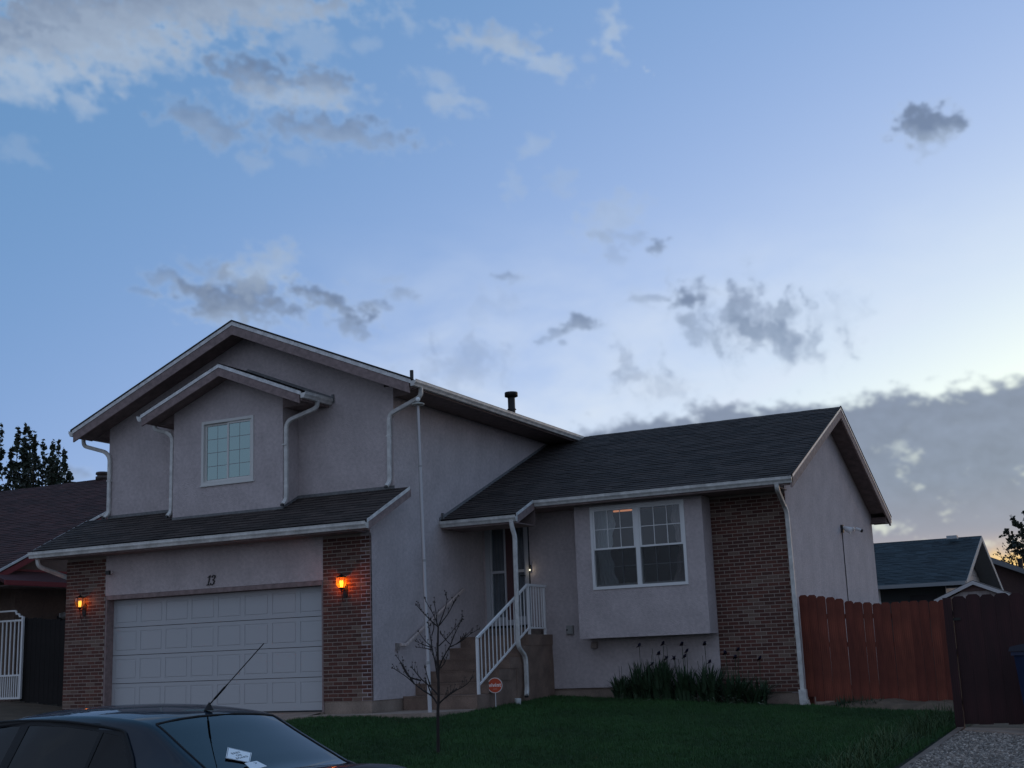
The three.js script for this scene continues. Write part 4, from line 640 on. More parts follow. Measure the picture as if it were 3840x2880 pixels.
const LAWN = [[-0.98, 9.0], [-0.98, 1.02], [-0.5, 0.75], [0.2, 0.44], [0.9, 0.36], [1.32, 0.12], [1.44, -0.42], [1.53, -1.03], [1.53, -4.27], [2.6, -4.1], [6.0, -3.55], [6.6, -3.9], [7.3, -3.75], [8.2, -3.45], [8.9, -3.3], [9.5, -3.5], [9.52, 9.0]];
structure('lawn', (() => { const g = sheet(-0.98, 9.55, -4.29, 9.03, 60, 80, (x, z) => { const k = inPoly(LAWN, x, z) ? 0 : -0.04; return gh(x, z) - 0.004 + 0.012 * fbm(x * 1.3, z * 1.3, 3) + k; }); return g; })(), M.soil);
{
  // mown grass
  const r = rng(61), tuft = (k) => { const g = []; const q = rng(300 + k); for (let i = 0; i < 5; i++) g.push(blade(0.045 + q() * 0.035, 0.006, 0.012 + q() * 0.03, q() * 6.28, 1, [(q() - 0.5) * 0.04, 0, (q() - 0.5) * 0.04], 2)); return mergeGeometries(g); };
  const gm = std([1, 1, 1], 0.7, { side: THREE.DoubleSide });
  for (let k = 0; k < 2; k++) {
    const N = 62000, im = new THREE.InstancedMesh(tuft(k), gm, N), m = new THREE.Matrix4(), q = new THREE.Quaternion(), c = new THREE.Color(); let n = 0, guard = 0;
    while (n < N && guard++ < N * 4) {
      const z = -4.2 + Math.pow(r(), 0.92) * 11.4, x = -0.95 + r() * 10.45; if (!inPoly(LAWN, x, z)) continue;
      const patch = fbm(x * 0.55 + 3, z * 0.55, 4), fine = fbm(x * 3, z * 3 + 7, 3); const s = 0.75 + r() * 0.5 + patch * 0.5;
      q.setFromAxisAngle(V(0, 1, 0), r() * 6.28); m.compose(V(x, gh(x, z) - 0.004, z), q, V(s, s * (1 + fine * 0.6), s)); im.setMatrixAt(n, m);
      const g = 0.85 + r() * 0.4 + patch * 0.7 + fine * 0.4, dry = r() < 0.05 ? 1.5 : 1; c.setRGB(0.021 * g * dry, 0.072 * g, 0.0125 * g); im.setColorAt(n, c); n++;
    }
    im.count = n; im.name = numbered('grass'); im.userData = { kind: 'stuff', label: k ? 'short green lawn grass growing in fine tufts' : 'short green lawn grass in front of the house' }; shade(im); scene.add(im);
  }
}
{
  // irises against the wall: separate clumps
  const g1 = leafMat([0.020, 0.056, 0.018], 0.15), g2 = leafMat([0.034, 0.072, 0.028], 0.15), pale = leafMat([0.12, 0.15, 0.09], 0.2), petal = leafMat([0.02, 0.015, 0.055], 0.2), stemM = std([0.025, 0.05, 0.02], 0.8);
  const clumps = [[3.05, -3.98, 0.42, 46, 'iris clump nearest the porch steps, leaning toward the lawn'], [3.45, -4.02, 0.62, 52, 'tall iris clump second from the porch under the window'], [3.85, -3.98, 0.66, 52, 'tall iris clump with dark flowers under middle of bay window'], [4.30, -3.98, 0.56, 48, 'iris clump with violet flowers left of the brick panel'], [4.75, -3.95, 0.62, 50, 'iris clump at the joint of stucco and brick'], [5.25, -3.88, 0.50, 46, 'lower iris clump in front of the brick panel'], [5.68, -3.80, 0.44, 40, 'low drooping iris clump nearest the wooden fence']];
  clumps.forEach(([x, z, h, n, label], ci) => {
    const r = rng(700 + ci), y = gh(x, z) - 0.01, T = thing('iris_plant', label, 'plant', [x, y, z], 0, 'irises along the front wall'); const a = [], b = [], d = [];
    for (let i = 0; i < n * 2.9; i++) { const hh = h * (0.55 + r() * 0.8), az = r() * 6.28, le = (0.05 + r() * 0.36) * (ci > 4 ? 1.35 : 1); const bl = blade(hh, 0.034 + r() * 0.03, le, az, 1, [(r() - 0.5) * 0.32, 0, (r() - 0.5) * 0.2]); (r() < 0.5 ? a : b).push(bl); }
    for (let i = 0; i < (ci > 1 ? 4 : 1); i++) { const az = 0.6 + r() * 1.9; d.push(blade(0.16 + r() * 0.14, 0.04, 0.26 + r() * 0.14, az, 1.6, [(r() - 0.5) * 0.4, 0, 0.08 + r() * 0.14], 7)); }
    part('leaves', a, g1, T); part('leaves', b, g2, T); part('withered_leaves', d, pale, T);
    const fl = [[], [[0.0, 0.98], [0.18, 0.62]], [[0.02, 1.0], [-0.02, 0.82], [0.12, 0.72]], [[-0.05, 0.98], [0.05, 0.84], [0.02, 0.74], [-0.18, 0.72]], [[-0.06, 0.97], [0.05, 0.62]], [[-0.12, 0.78], [0.12, 0.84], [0.05, 0.70]], [[0.1, 0.66]]][ci];
    for (const [fx, fy] of fl) {
      const fz = (r() - 0.5) * 0.2, fyy = (fy - y) * 0.96; part('stem', sweep([V(fx * 0.5, 0, fz), V(fx * 0.8, fyy * 0.6, fz), V(fx, fyy, fz)], roundProf(0.0055, 6)), stemM, T);
      const pet = []; for (let k = 0; k < 3; k++) { const a0 = k * 2.094 + r(); pet.push(blade(0.06 + r() * 0.02, 0.06, 0.05, a0, 1, [fx, fyy, fz], 4)); const dn = blade(0.085, 0.06, 0.10, a0 + 1.05, 0, [0, 0, 0], 4); dn.scale(1, -0.55, 1); dn.translate(fx, fyy + 0.015, fz); pet.push(dn); }
      part('flower', pet, petal, T);
    }
    for (let k = 0; k < 3; k++) { const sx = (r() - 0.5) * 0.4, sh = h * (1.15 + r() * 0.4); part('stem', sweep([V(sx, 0, 0), V(sx + 0.02, sh * 0.6, 0.02), V(sx + (r() - 0.5) * 0.08, sh, 0)], roundProf(0.004, 5)), stemM, T); }
  });
  // weeds by the fence and long grass along the gravel edging
  const tall = (n, place, hmin, hmax, label, c, seed) => { const r = rng(seed), gs = []; for (let i = 0; i < n; i++) { const [x, z] = place(r); gs.push(blade(hmin + r() * (hmax - hmin), 0.008 + r() * 0.006, (0.05 + r() * 0.2), r() * 6.28, 1, [x, gh(x, z) - 0.01, z], 4)); } const o = shade(new THREE.Mesh(mergeGeometries(gs), std(c, 0.9, { side: THREE.DoubleSide }))); o.name = numbered('long_grass'); o.userData = { kind: 'stuff', label }; scene.add(o); };
  tall(900, (r) => [9.1 + r() * 0.42 - 0.2 * r(), -2.6 + r() * 9.5], 0.12, 0.34, 'long unmown grass along the gravel edging', [0.034, 0.062, 0.018], 12);
  tall(380, (r) => [8.75 + r() * 0.6, 1.2 + r() * 4.4], 0.10, 0.30, 'pale long grass blades spilling over the lawn edge', [0.06, 0.09, 0.03], 13);
  tall(320, (r) => [7.1 + r() * 0.75, -4.05 + r() * 0.45], 0.12, 0.3, 'low weeds at the foot of the wooden fence', [0.03, 0.055, 0.025], 14);
  structure('dirt_bed', sheet(6.5, 9.5, -4.5, -3.2, 60, 26, (x, z) => { const e = sm(6.5, 7.9, x) * sm(9.55, 9.2, x), f = sm(-3.2, -3.75, z); return gh(x, z) - 0.03 + 0.15 * e * f * (1 + 0.7 * fbm(x * 2.2, z * 2.2, 3)) + 0.03 * fbm(x * 7, z * 7, 3) * e + 0.02 * f; }), std([0.26, 0.19, 0.135], 0.97, { map: rep(concC, 0.7), bumpMap: rep(grainB, 0.3), bumpScale: 0.03 }));
  structure('planting_bed', drape([[1.6, -4.26], [6.5, -4.26], [6.5, -3.75], [5.9, -3.45], [2.7, -3.95], [1.6, -4.1]], (x, z) => gh(x, z), 0.012, 0.06), std([0.03, 0.025, 0.018], 0.98, { map: rep(concC, 0.8) }));
}
{
  // gravel strip with its timber edging
  structure('edging', box(9.53, 9.62, -0.3, 0, -4, 4.74).translate(0, 0, 0), M.stepConcrete); { const p = scene.children[scene.children.length - 1].geometry.attributes.position; for (let i = 0; i < p.count; i++) { const z = p.getZ(i) < 0 ? -0.45 : 9.03; p.setZ(i, z); p.setY(i, gh(9.57, z) + (p.getY(i) > -0.1 ? 0.02 : -0.2)); } }
  const sl = sheet(9.60, 15.5, -0.45, 9.03, 20, 40, (x, z) => gh(clamp(x, 0, 12), z) - 0.03); structure('gravel_bed', sl, std([0.13, 0.12, 0.11], 0.95, { map: rep(concC, 0.6) }));
  const r = rng(77), sg = new THREE.IcosahedronGeometry(1, 0), p = sg.attributes.position; { const q = rng(9); const seen = {}; for (let i = 0; i < p.count; i++) { const k = [p.getX(i), p.getY(i), p.getZ(i)].map((v) => v.toFixed(2)).join(); seen[k] ??= 0.7 + q() * 0.6; p.setXYZ(i, p.getX(i) * seen[k], p.getY(i) * seen[k] * 0.7, p.getZ(i) * seen[k]); } sg.computeVertexNormals(); }
  const N = 42000, im = new THREE.InstancedMesh(sg, std([1, 1, 1], 0.9), N), m = new THREE.Matrix4(), q = new THREE.Quaternion(), c = new THREE.Color();
  for (let i = 0; i < N; i++) { const x = 9.63 + r() * 2.9, z = -0.2 + r() * 7.6, s = 0.010 + r() * r() * 0.022; q.setFromEuler(new THREE.Euler(r() * 6, r() * 6, r() * 6)); m.compose(V(x, gh(Math.min(x, 12), z) - 0.02 + r() * 0.012, z), q, V(s * 1.2, s, s)); im.setMatrixAt(i, m); const g = 0.10 + r() * r() * 0.42; c.setRGB(g * 1.2, g, g * 0.84); im.setColorAt(i, c); }
  im.name = numbered('gravel'); im.userData = { kind: 'stuff', label: 'grey crushed gravel strip in front of the dark red gate' }; shade(im); scene.add(im);
  structure('concrete_pad', drape([[9.66, -0.42], [12.6, -0.42], [12.6, 0.55], [10.5, 0.42], [9.9, 0.02], [9.66, -0.1]], (x, z) => gh(Math.min(x, 12), z), 0.02, 0.12), M.walk);
}

// ---------------------------------------------------------------- fences and gates
// a dog-eared picket as a thin board with clipped corners
function picket(w, h, t, ear = 0.035) { return muv(extr(poly([[-w / 2, 0], [w / 2, 0], [w / 2, h - ear], [w / 2 - ear, h - 0.003], [-w / 2 + ear, h - 0.003], [-w / 2, h - ear]]), t)); }
{
  const F = thing('wooden_fence', 'orange brown dog eared picket fence beside the brick corner', 'fence'); const r = rng(31), fm = [M.fence, M.fence2, M.fence3];
  const n = 19, x0 = 6.40, x1 = 9.50, step = (x1 - x0) / n; const gs = [1.86, 1.9, 1.82].map((h) => picket(step - 0.004, h, 0.018));
  for (let i = 0; i < n; i++) { const u = i / (n - 1), x = x0 + (i + 0.5) * step, top = 1.735 - 0.19 * sm(0, 0.45, u) - 0.03 * u, k = Math.floor(r() * 3); const b = part('picket', gs[k], fm[Math.floor(r() * 3)], F); b.position.set(x, top - [1.86, 1.9, 1.82][k] + (r() - 0.5) * 0.02, -4.52 + r() * 0.006); b.rotation.z = (r() - 0.5) * 0.007; }
  for (const y of [0.1, 0.85, 1.35]) part('rail', bar([x0, y, -4.56], [x1, y - 0.12, -4.56], 0.04, 0.085, V(0, 1, 0)), M.fence2, F);
  for (const x of [6.46, 8.9]) part('post', box(x - 0.045, x + 0.045, -0.5, 1.5, -4.67, -4.585), M.fence2, F);
  const G = thing('wooden_gate', 'dark red dog eared picket gate behind the gravel strip', 'gate');
  const zg = -0.55, gm = [M.gate, M.gate2]; const g2 = [1.80, 1.83].map((h) => picket(0.1945, h, 0.02, 0.04));
  part('gate_post', box(9.50, 9.615, -0.5, 1.42, zg - 0.06, zg + 0.06), M.gate, G);
  for (let i = 0; i < 15; i++) { const k = i % 2, b = part('picket', g2[k], gm[Math.floor(r() * 2)], G); b.position.set(9.72 + i * 0.196, -0.36 + (r() - 0.5) * 0.02 - (k ? 0.01 : 0), zg + r() * 0.006); }
  for (const y of [-0.1, 0.6, 1.15]) part('rail', box(9.62, 12.7, y, y + 0.09, zg - 0.05, zg - 0.004), M.gate2, G);
  part('hinge', box(9.60, 9.72, 1.09, 1.13, zg + 0.027, zg + 0.036), M.blackMetal, G);
  // fence running back from the gate post to the wooden fence
  const B = thing('bin', 'blue wheeled rubbish bin in front of the dark red gate', 'bin', [10.80, gh(10.8, 0.15) + 0.02, 0.12], -0.2);
  const blue = std([0.008, 0.018, 0.06], 0.5); const bodyG = new THREE.CylinderGeometry(0.40, 0.31, 0.98, 4, 6); bodyG.rotateY(Math.PI / 4); bodyG.translate(0, 0.55, 0);
  part('bin_body', bodyG, blue, B); part('rim', [box(-0.31, 0.31, 1.03, 1.08, -0.31, 0.31)], blue, B); const lid = part('lid', [prismZ([[-0.33, 0], [0.33, 0], [0.31, 0.06], [0.1, 0.10], [-0.1, 0.10], [-0.31, 0.06]], -0.34, 0.34)], std([0.010, 0.014, 0.03], 0.5), B); lid.position.y = 1.085;
  part('handle', rod([-0.2, 1.06, -0.37], [0.2, 1.06, -0.37], 0.015), M.blackPlastic, B); for (const s of [-1, 1]) part('wheel', rod([s * 0.24, 0.11, -0.28], [s * 0.30, 0.11, -0.28], 0.12, 20), M.blackPlastic, B);
  // neighbour's side, left
  const LF = thing('wooden_fence', 'nearly black wooden fence between the brick pillar and white gate', 'fence', [0, 0, 0]);
  const pg = picket(0.135, 1.83, 0.02, 0.03); for (let i = 0; i < 24; i++) { const x = -10.44 + i * 0.14, b = part('picket', pg, M.darkFence, LF); b.position.set(x, 0.27 - i * 0.0125 + (r() - 0.5) * 0.03, -2.1); }
  for (const y of [0.5, 1.6]) part('rail', box(-10.5, -7.12, y, y + 0.09, -2.15, -2.104), M.darkFence, LF);
  const W = thing('metal_gate', 'white metal bar gate with stepped top at the left edge', 'gate', [0, 0, -2.0]);
  const bx = -10.42; part('gate_frame', [box(bx - 0.03, bx + 0.02, 0.33, 2.12, -0.025, 0.025), box(-12.4, bx - 0.03, 0.33, 0.37, -0.02, 0.02), box(-12.4, bx - 0.03, 0.82, 0.86, -0.02, 0.02), box(-12.4, bx - 0.03, 2.02, 2.06, -0.02, 0.02)], M.white, W);
  part('stepped_top', [box(bx - 0.12, bx - 0.03, 2.11, 2.14, -0.02, 0.02), box(bx - 0.14, bx - 0.115, 2.14, 2.19, -0.02, 0.02), box(bx - 0.22, bx - 0.141, 2.17, 2.20, -0.019, 0.019), box(bx - 0.24, bx - 0.215, 2.2, 2.26, -0.02, 0.02), box(-12.4, bx - 0.241, 2.24, 2.275, -0.019, 0.019)], M.white, W);
  for (let i = 1; i < 15; i++) part('bar', box(bx - 0.01 - i * 0.125, bx + 0.015 - i * 0.125, 0.861, 2.02, -0.012, 0.012), M.white, W);
  for (let i = 1; i < 27; i++) part('bar', box(bx - 0.015 - i * 0.066, bx + 0.005 - i * 0.066, 0.371, 0.82, -0.01, 0.01), M.white, W);
}

// ---------------------------------------------------------------- neighbouring houses
{
  const N = thing('neighbour_house', 'house with dark red shingle roof behind the left fence', 'house');
  const red = [0.085, 0.030, 0.026], st = std([0.22, 0.155, 0.125], 0.95, { map: rep(stuccoC, 2.6), bumpMap: rep(stuccoB, 1.1), bumpScale: 0.01 }), redT = std([0.22, 0.03, 0.035], 0.7);
  const nY = (z) => 3.19 + 0.487 * (-1.81 - z), rz = -8.0, pts = [[-0.9, nY(-0.9)], [rz, nY(rz)], [-15, nY(-1)]];
  part('wall', [prismX([[-2.6, 0], [-2.6, nY(-2.6) - 0.2], [rz, nY(rz) - 0.2], [-14.5, 2.9], [-14.5, 0]], -11.5, -11.35), box(-22, -11.51, 0, 3.2, -2.75, -2.6)], st, N);
  const rf = part('roof', bandX(pts, 0.012, 0.08, -22, -11.0), M.deck, N);
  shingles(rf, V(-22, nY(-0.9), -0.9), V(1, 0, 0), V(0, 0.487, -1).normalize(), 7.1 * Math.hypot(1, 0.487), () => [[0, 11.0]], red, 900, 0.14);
  part('drip_edge', bandX(pts, -0.012, 0.045, -11.0, -10.985), M.drip, N); part('rake_board', bandX(pts, 0.047, 0.22, -11.03, -11.0), redT, N);
  part('soffit', bandX([[-1.2, nY(-1.2)], [rz, nY(rz)]], 0.2, 0.22, -11.34, -11.031), M.soffit, N);
  const low = part('lean_to_roof', prismZ([[-11.35, 3.22], [-10.62, 2.93], [-10.62, 2.86], [-11.35, 3.10]], -9, -1.6), std([0.09, 0.03, 0.034], 0.95, { map: rep(grainC, 0.4) }), N);
  part('lean_to_fascia', [box(-10.62, -10.6, 2.82, 2.93, -9, -1.6), box(-11.34, -11.3, 3.21, 3.26, -9, -1.6)], redT, N); part('lean_to_soffit', box(-11.34, -10.63, 2.80, 2.82, -9, -1.7), M.soffit, N);
  part('small_window', [box(-11.348, -11.33, 1.95, 2.2, -6.4, -3.9)], M.dark, N);
  const v = part('roof_vent', lathe([[0.001, 0.24], [0.17, 0.24], [0.19, 0.22], [0.19, 0.17], [0.15, 0.16], [0.15, 0.12], [0.19, 0.11], [0.19, 0.03], [0.12, 0.02], [0.12, -0.3]], 18), std([0.07, 0.05, 0.045], 0.6), N); v.position.set(-13.98, 6.15, -8.0);
  const fl = thing('floodlight', 'twin pale floodlight heads on the neighbour wall above dark fence', 'floodlight', [-11.33, 2.22, -4.0]); for (const s of [0, 1]) { const h = part('lamp_head', lathe([[0.001, 0.08], [0.05, 0.07], [0.1, -0.06], [0.001, -0.05]], 14), std([0.4, 0.38, 0.36], 0.5), fl); h.position.set(0.15, 0, -0.3 * s); h.rotation.z = -1.2 + s * 0.9; } part('mount', box(0, 0.1, -0.05, 0.05, -0.3, 0.05), M.white, fl);
}
{
  const N = thing('neighbour_house', 'house with blue grey shingle roof behind the wooden fence', 'house');
  const bl = [0.042, 0.062, 0.072], rz = -22, ry = 3.92, s = 0.33, y = (z) => ry - s * Math.abs(z - rz), pts = [[-17.4, y(-17.4)], [rz, ry], [-26.6, y(-26.6)]];
  const sid = std([0.50, 0.46, 0.43], 0.7), wl = std([0.045, 0.05, 0.05], 0.9);
  part('wall', [box(-6, 7.2, -1, 2.5, -17.95, -17.8)], wl, N); part('gable_wall', prismX([[-17.8, -1], [-17.8, y(-17.8) - 0.1], [rz, ry - 0.1], [-26.2, y(-26.2) - 0.1], [-26.2, -1]], 7.15, 7.2), sid, N);
  for (let k = 0; k < 9; k++) { const yy = 2.1 + k * 0.18, hw = Math.max(0.1, (ry - 0.12 - yy - 0.18) / s); part('siding_board', prismX([[rz + hw, yy], [rz - hw, yy], [rz - hw, yy + 0.17], [rz + hw, yy + 0.17]], 7.203, 7.216), sid, N); }
  const rf = part('roof', bandX(pts, 0.012, 0.08, -6, 7.74), M.deck, N);
  shingles(rf, V(-6, y(-17.4), -17.4), V(1, 0, 0), V(0, s, -1).normalize(), 4.6 * Math.hypot(1, s), () => [[7.5, 13.76]], bl, 910, 0.14);
  part('rake_board', bandX(pts, 0.0, 0.16, 7.745, 7.77), std([0.45, 0.44, 0.42], 0.7), N); part('soffit', bandX(pts, 0.16, 0.18, 7.218, 7.742), std([0.16, 0.17, 0.18], 0.8), N);
  part('gutter', box(-6, 7.75, 2.30, 2.40, -17.40, -17.28), std([0.26, 0.28, 0.29], 0.5), N);
  part('corner_board', box(5.3, 5.4, -1, 2.3, -17.79, -17.7), M.white, N); part('window', [box(6.2, 6.9, 1.5, 2.1, -17.79, -17.76)], M.dark, N);
  part('roof_vent', box(6.85, 7.15, 3.83, 3.93, -21.5, -21.2), std([0.4, 0.43, 0.44], 0.4), N);
  const S = thing('garden_shed', 'small shed with shallow gable roof behind the wooden fence', 'shed'); const sz = -8, sy = (x) => 1.985 - 0.435 * Math.abs(x - 9.045), sp = [[8.27, sy(8.27)], [9.045, 1.985], [9.82, sy(9.82)]];
  part('wall', prismZ([[8.40, -0.5], [9.69, -0.5], [9.69, 1.6], [9.045, 1.88], [8.40, 1.6]], sz - 1.6, sz - 0.12), std([0.72, 0.69, 0.70], 0.8, { map: rep(woodC, 0.6, 1.2) }), S);
  part('roof', bandZ(sp, 0.0, 0.03, sz - 1.8, sz + 0.02), M.deck, S); part('rake_board', bandZ(sp, 0.012, 0.085, sz + 0.021, sz + 0.045), std([0.55, 0.54, 0.53], 0.6), S); part('gable_panel', prismZ([[8.74, 1.775], [9.35, 1.775], [9.045, 1.905]], sz - 0.118, sz - 0.09), std([0.17, 0.11, 0.10], 0.85), S);
  // dark brown house farther right
  const Bn = thing('neighbour_house', 'dark brown house gable behind the right end of the gate', 'house'); const bz = -30, byy = (x) => 4.14 - 0.437 * Math.abs(x - 6.2);
  part('wall', prismZ([[1, -1], [10.6, -1], [10.6, byy(10.6) - 0.1], [6.2, 4.04], [1, byy(1) - 0.1]], bz - 8, bz), std([0.085, 0.048, 0.044], 0.9, { map: rep(stuccoC, 3) }), Bn);
  part('roof', bandZ([[0.5, byy(0.5)], [6.2, 4.14], [11, byy(11)]], 0.0, 0.10, bz - 8.3, bz + 0.4), std([0.06, 0.06, 0.065], 0.9), Bn); part('rake_board', bandZ([[0.5, byy(0.5)], [6.2, 4.14], [11, byy(11)]], 0.02, 0.2, bz + 0.401, bz + 0.43), std([0.16, 0.165, 0.17], 0.7), Bn);
  part('vent_pipe', rod([7.95, 3.0, -31.5], [7.95, 3.72, -31.5], 0.09, 10), M.blackMetal, Bn);
  // low outbuilding roof with gutter behind the shed
  const C = thing('carport', 'low dark carport roof with pale gutter behind the shed', 'carport'); const cz = -12, cY = (x) => 1.97 - 0.27 * (x - 8.8);
  part('roof', bandZ([[8.6, cY(8.6)], [9.55, cY(9.55)]], 0, 0.06, cz - 4, cz), M.deck, C); part('gutter', [bar([9.05, 1.86, cz - 0.2], [9.52, 1.72, cz + 0.05], 0.10, 0.07), bar([9.1, 1.82, cz + 0.02], [9.25, 1.80, cz + 0.05], 0.05, 0.12)], M.white, C); part('post', [box(9.4, 9.48, -0.5, 1.7, cz - 0.2, cz - 0.12), box(8.7, 8.78, -0.5, 1.9, cz - 3.8, cz - 3.72), box(9.4, 9.48, -0.5, 1.7, cz - 3.8, cz - 3.72)], M.dark, C);
}

// ---------------------------------------------------------------- trees far behind
function leafQuads(list, size, r) { const pos = []; for (const p of list) { const s = size * (0.6 + r() * 0.8), a = V(r() - 0.5, r() - 0.5, r() - 0.5).normalize().multiplyScalar(s), b = V(r() - 0.5, r() - 0.5, r() - 0.5); b.cross(a).normalize().multiplyScalar(s * 0.7); const A = p.clone().sub(a), B = p.clone().add(b), C = p.clone().add(a), Dd = p.clone().sub(b); pos.push(...A.toArray(), ...B.toArray(), ...C.toArray(), ...A.toArray(), ...C.toArray(), ...Dd.toArray()); } const g = new THREE.BufferGeometry(); g.setAttribute('position', new THREE.Float32BufferAttribute(pos, 3)); g.computeVertexNormals(); return g; }
{
  const lm = [leafMat([0.030, 0.045, 0.022], 0.3), leafMat([0.024, 0.038, 0.02], 0.3)];
  const poplar = (x, z, h, spires, label, seed) => {
    const r = rng(seed), T = thing('poplar_tree', label, 'tree', [x, -0.2, z], 0, 'poplars behind the red roof'); const wood = [], L = [];
    part('trunk', sweep([V(0, 0, 0), V(0.03, h * 0.4, 0), V(0, h * 0.75, 0)], roundProf(1, 8), V(0, 0, 1), (t) => mix(0.22, 0.06, t)), M.bark, T);
    for (const [dx, top, wid] of spires) {
      const bz = (r() - 0.5) * 0.5, pts = [V(dx * 0.2, h * 0.35, 0), V(dx * 0.8, h * 0.62, bz), V(dx, h * 0.85, bz), V(dx + (r() - 0.5) * 0.12, top, bz)]; const cur = new THREE.CatmullRomCurve3(pts).getPoints(40); wood.push(sweep(cur, roundProf(1, 5), V(0.1, 0, 1), (t) => mix(0.05, 0.008, t)));
      for (let k = 0; k < 41; k++) { const t = k / 40, p = cur[k], w = 1.7 * wid * (1 - Math.pow(t, 3.2)) * (0.62 + 0.5 * Math.sin(t * 29 + dx * 9)) + 0.05, n = Math.round(5 + 20 * (1 - t) + 8 * Math.max(0, Math.sin(t * 31 + dx * 5)));
        for (let j = 0; j < n; j++) { const a = r() * 6.28, q = Math.sqrt(r()) * w; L.push(p.clone().add(V(Math.cos(a) * q, (r() - 0.4) * 0.26, Math.sin(a) * q))); }
        if (k % 4 === 2 && r() < 0.8) { const a = r() * 6.28, len = 0.12 + w * 0.9, e = p.clone().add(V(Math.cos(a) * len * 0.55, len, Math.sin(a) * len * 0.55)); wood.push(sweep([p, e], roundProf(0.007, 4))); for (let j = 0; j < 7; j++) L.push(p.clone().lerp(e, 0.3 + 0.7 * r()).add(V((r() - 0.5) * 0.1, (r() - 0.5) * 0.1, (r() - 0.5) * 0.1))); } }
    }
    part('limbs', wood, M.bark, T); part('crown', leafQuads(L, 0.095, r), lm[seed % 2], T);
  };
  poplar(-27.95, -17, 9.6, [[-0.35, 9.9, 0.34], [0.02, 10.75, 0.3], [0.3, 9.8, 0.3], [-0.7, 9.3, 0.3]], 'poplar at the left edge of the sky', 1);
  poplar(-26.95, -17.3, 10.0, [[-0.36, 10.6, 0.34], [-0.05, 10.75, 0.36], [0.2, 10.5, 0.32], [0.42, 10.1, 0.26], [0.06, 10.2, 0.42]], 'tallest poplar, second from the left edge', 2);
  poplar(-25.85, -17, 9.2, [[-0.2, 10.25, 0.26], [0.08, 9.9, 0.26], [0.32, 9.2, 0.3], [-0.55, 8.7, 0.28]], 'poplar third from the left edge, thin topped', 3);
  poplar(-25.02, -17.2, 8.9, [[-0.16, 9.85, 0.22], [0.1, 9.8, 0.24], [0.26, 9.5, 0.2], [-0.4, 9.1, 0.22], [0.34, 8.6, 0.26]], 'shortest poplar, nearest the red roof vent', 4);
  const rt = (x, y, z, tips, label, seed, leaf, dens) => { const r = rng(seed), T = thing('leafy_tree', label, 'tree', [x, y, z]); const wood = [], L = []; part('trunk', sweep([V(0, 0, 0), V(0.1, 1.6, 0), V(0, 3.2, 0)], roundProf(1, 8), V(0, 0, 1), (t) => mix(0.2, 0.1, t)), M.bark, T);
    for (const [tx, ty] of tips) { const tz = (r() - 0.5) * 2.4, s = V(0, 2.2 + r() * 1.0, 0), e = V(tx, ty, tz), mid = s.clone().lerp(e, 0.55).add(V(0, -0.15, 0)); const cur = new THREE.CatmullRomCurve3([s, mid, e]).getPoints(20); wood.push(sweep(cur, roundProf(1, 5), V(0, 0.1, 1), (t) => mix(0.05, 0.008, t))); for (let k = 7; k < 21; k++) { const c = cur[k]; for (let b = 0; b < 3; b++) { const q = c.clone().add(V((r() - 0.5) * 0.7, (r() - 0.3) * 0.5, (r() - 0.5) * 0.8)); wood.push(sweep([c, q], roundProf(0.006, 4))); for (let j = 0; j < dens; j++) L.push(c.clone().lerp(q, 0.45 + r() * 0.6).add(V((r() - 0.5) * 0.16, (r() - 0.5) * 0.16, (r() - 0.5) * 0.2))); } } }
    part('limbs', wood, M.bark, T); part('crown', leafQuads(L, leaf, r), leafMat([0.026, 0.034, 0.016], 0.3), T); };
  rt(9.3, -0.5, -40, [[-2.55, 5.9], [-2.1, 6.35], [-1.6, 6.7], [-1.2, 6.9], [-0.5, 7.2], [0.4, 7.4], [1.2, 7.0], [1.9, 6.2], [-2.3, 5.4], [-1.7, 5.7], [-1.9, 5.0], [-1.2, 5.3], [-0.6, 5.9], [0.3, 6.2], [-1.4, 4.6], [1.3, 5.4], [-0.7, 4.8]], 'leafy tree against the sunset at right edge', 51, 0.085, 9);
  rt(7.1, -0.6, -43, [[-1.0, 5.25], [-0.6, 5.5], [-0.3, 5.15], [0.3, 5.3], [0.6, 4.95], [-0.9, 4.9], [0.1, 4.85]], 'sparse small tree above the dark brown house roof', 52, 0.06, 3);
}

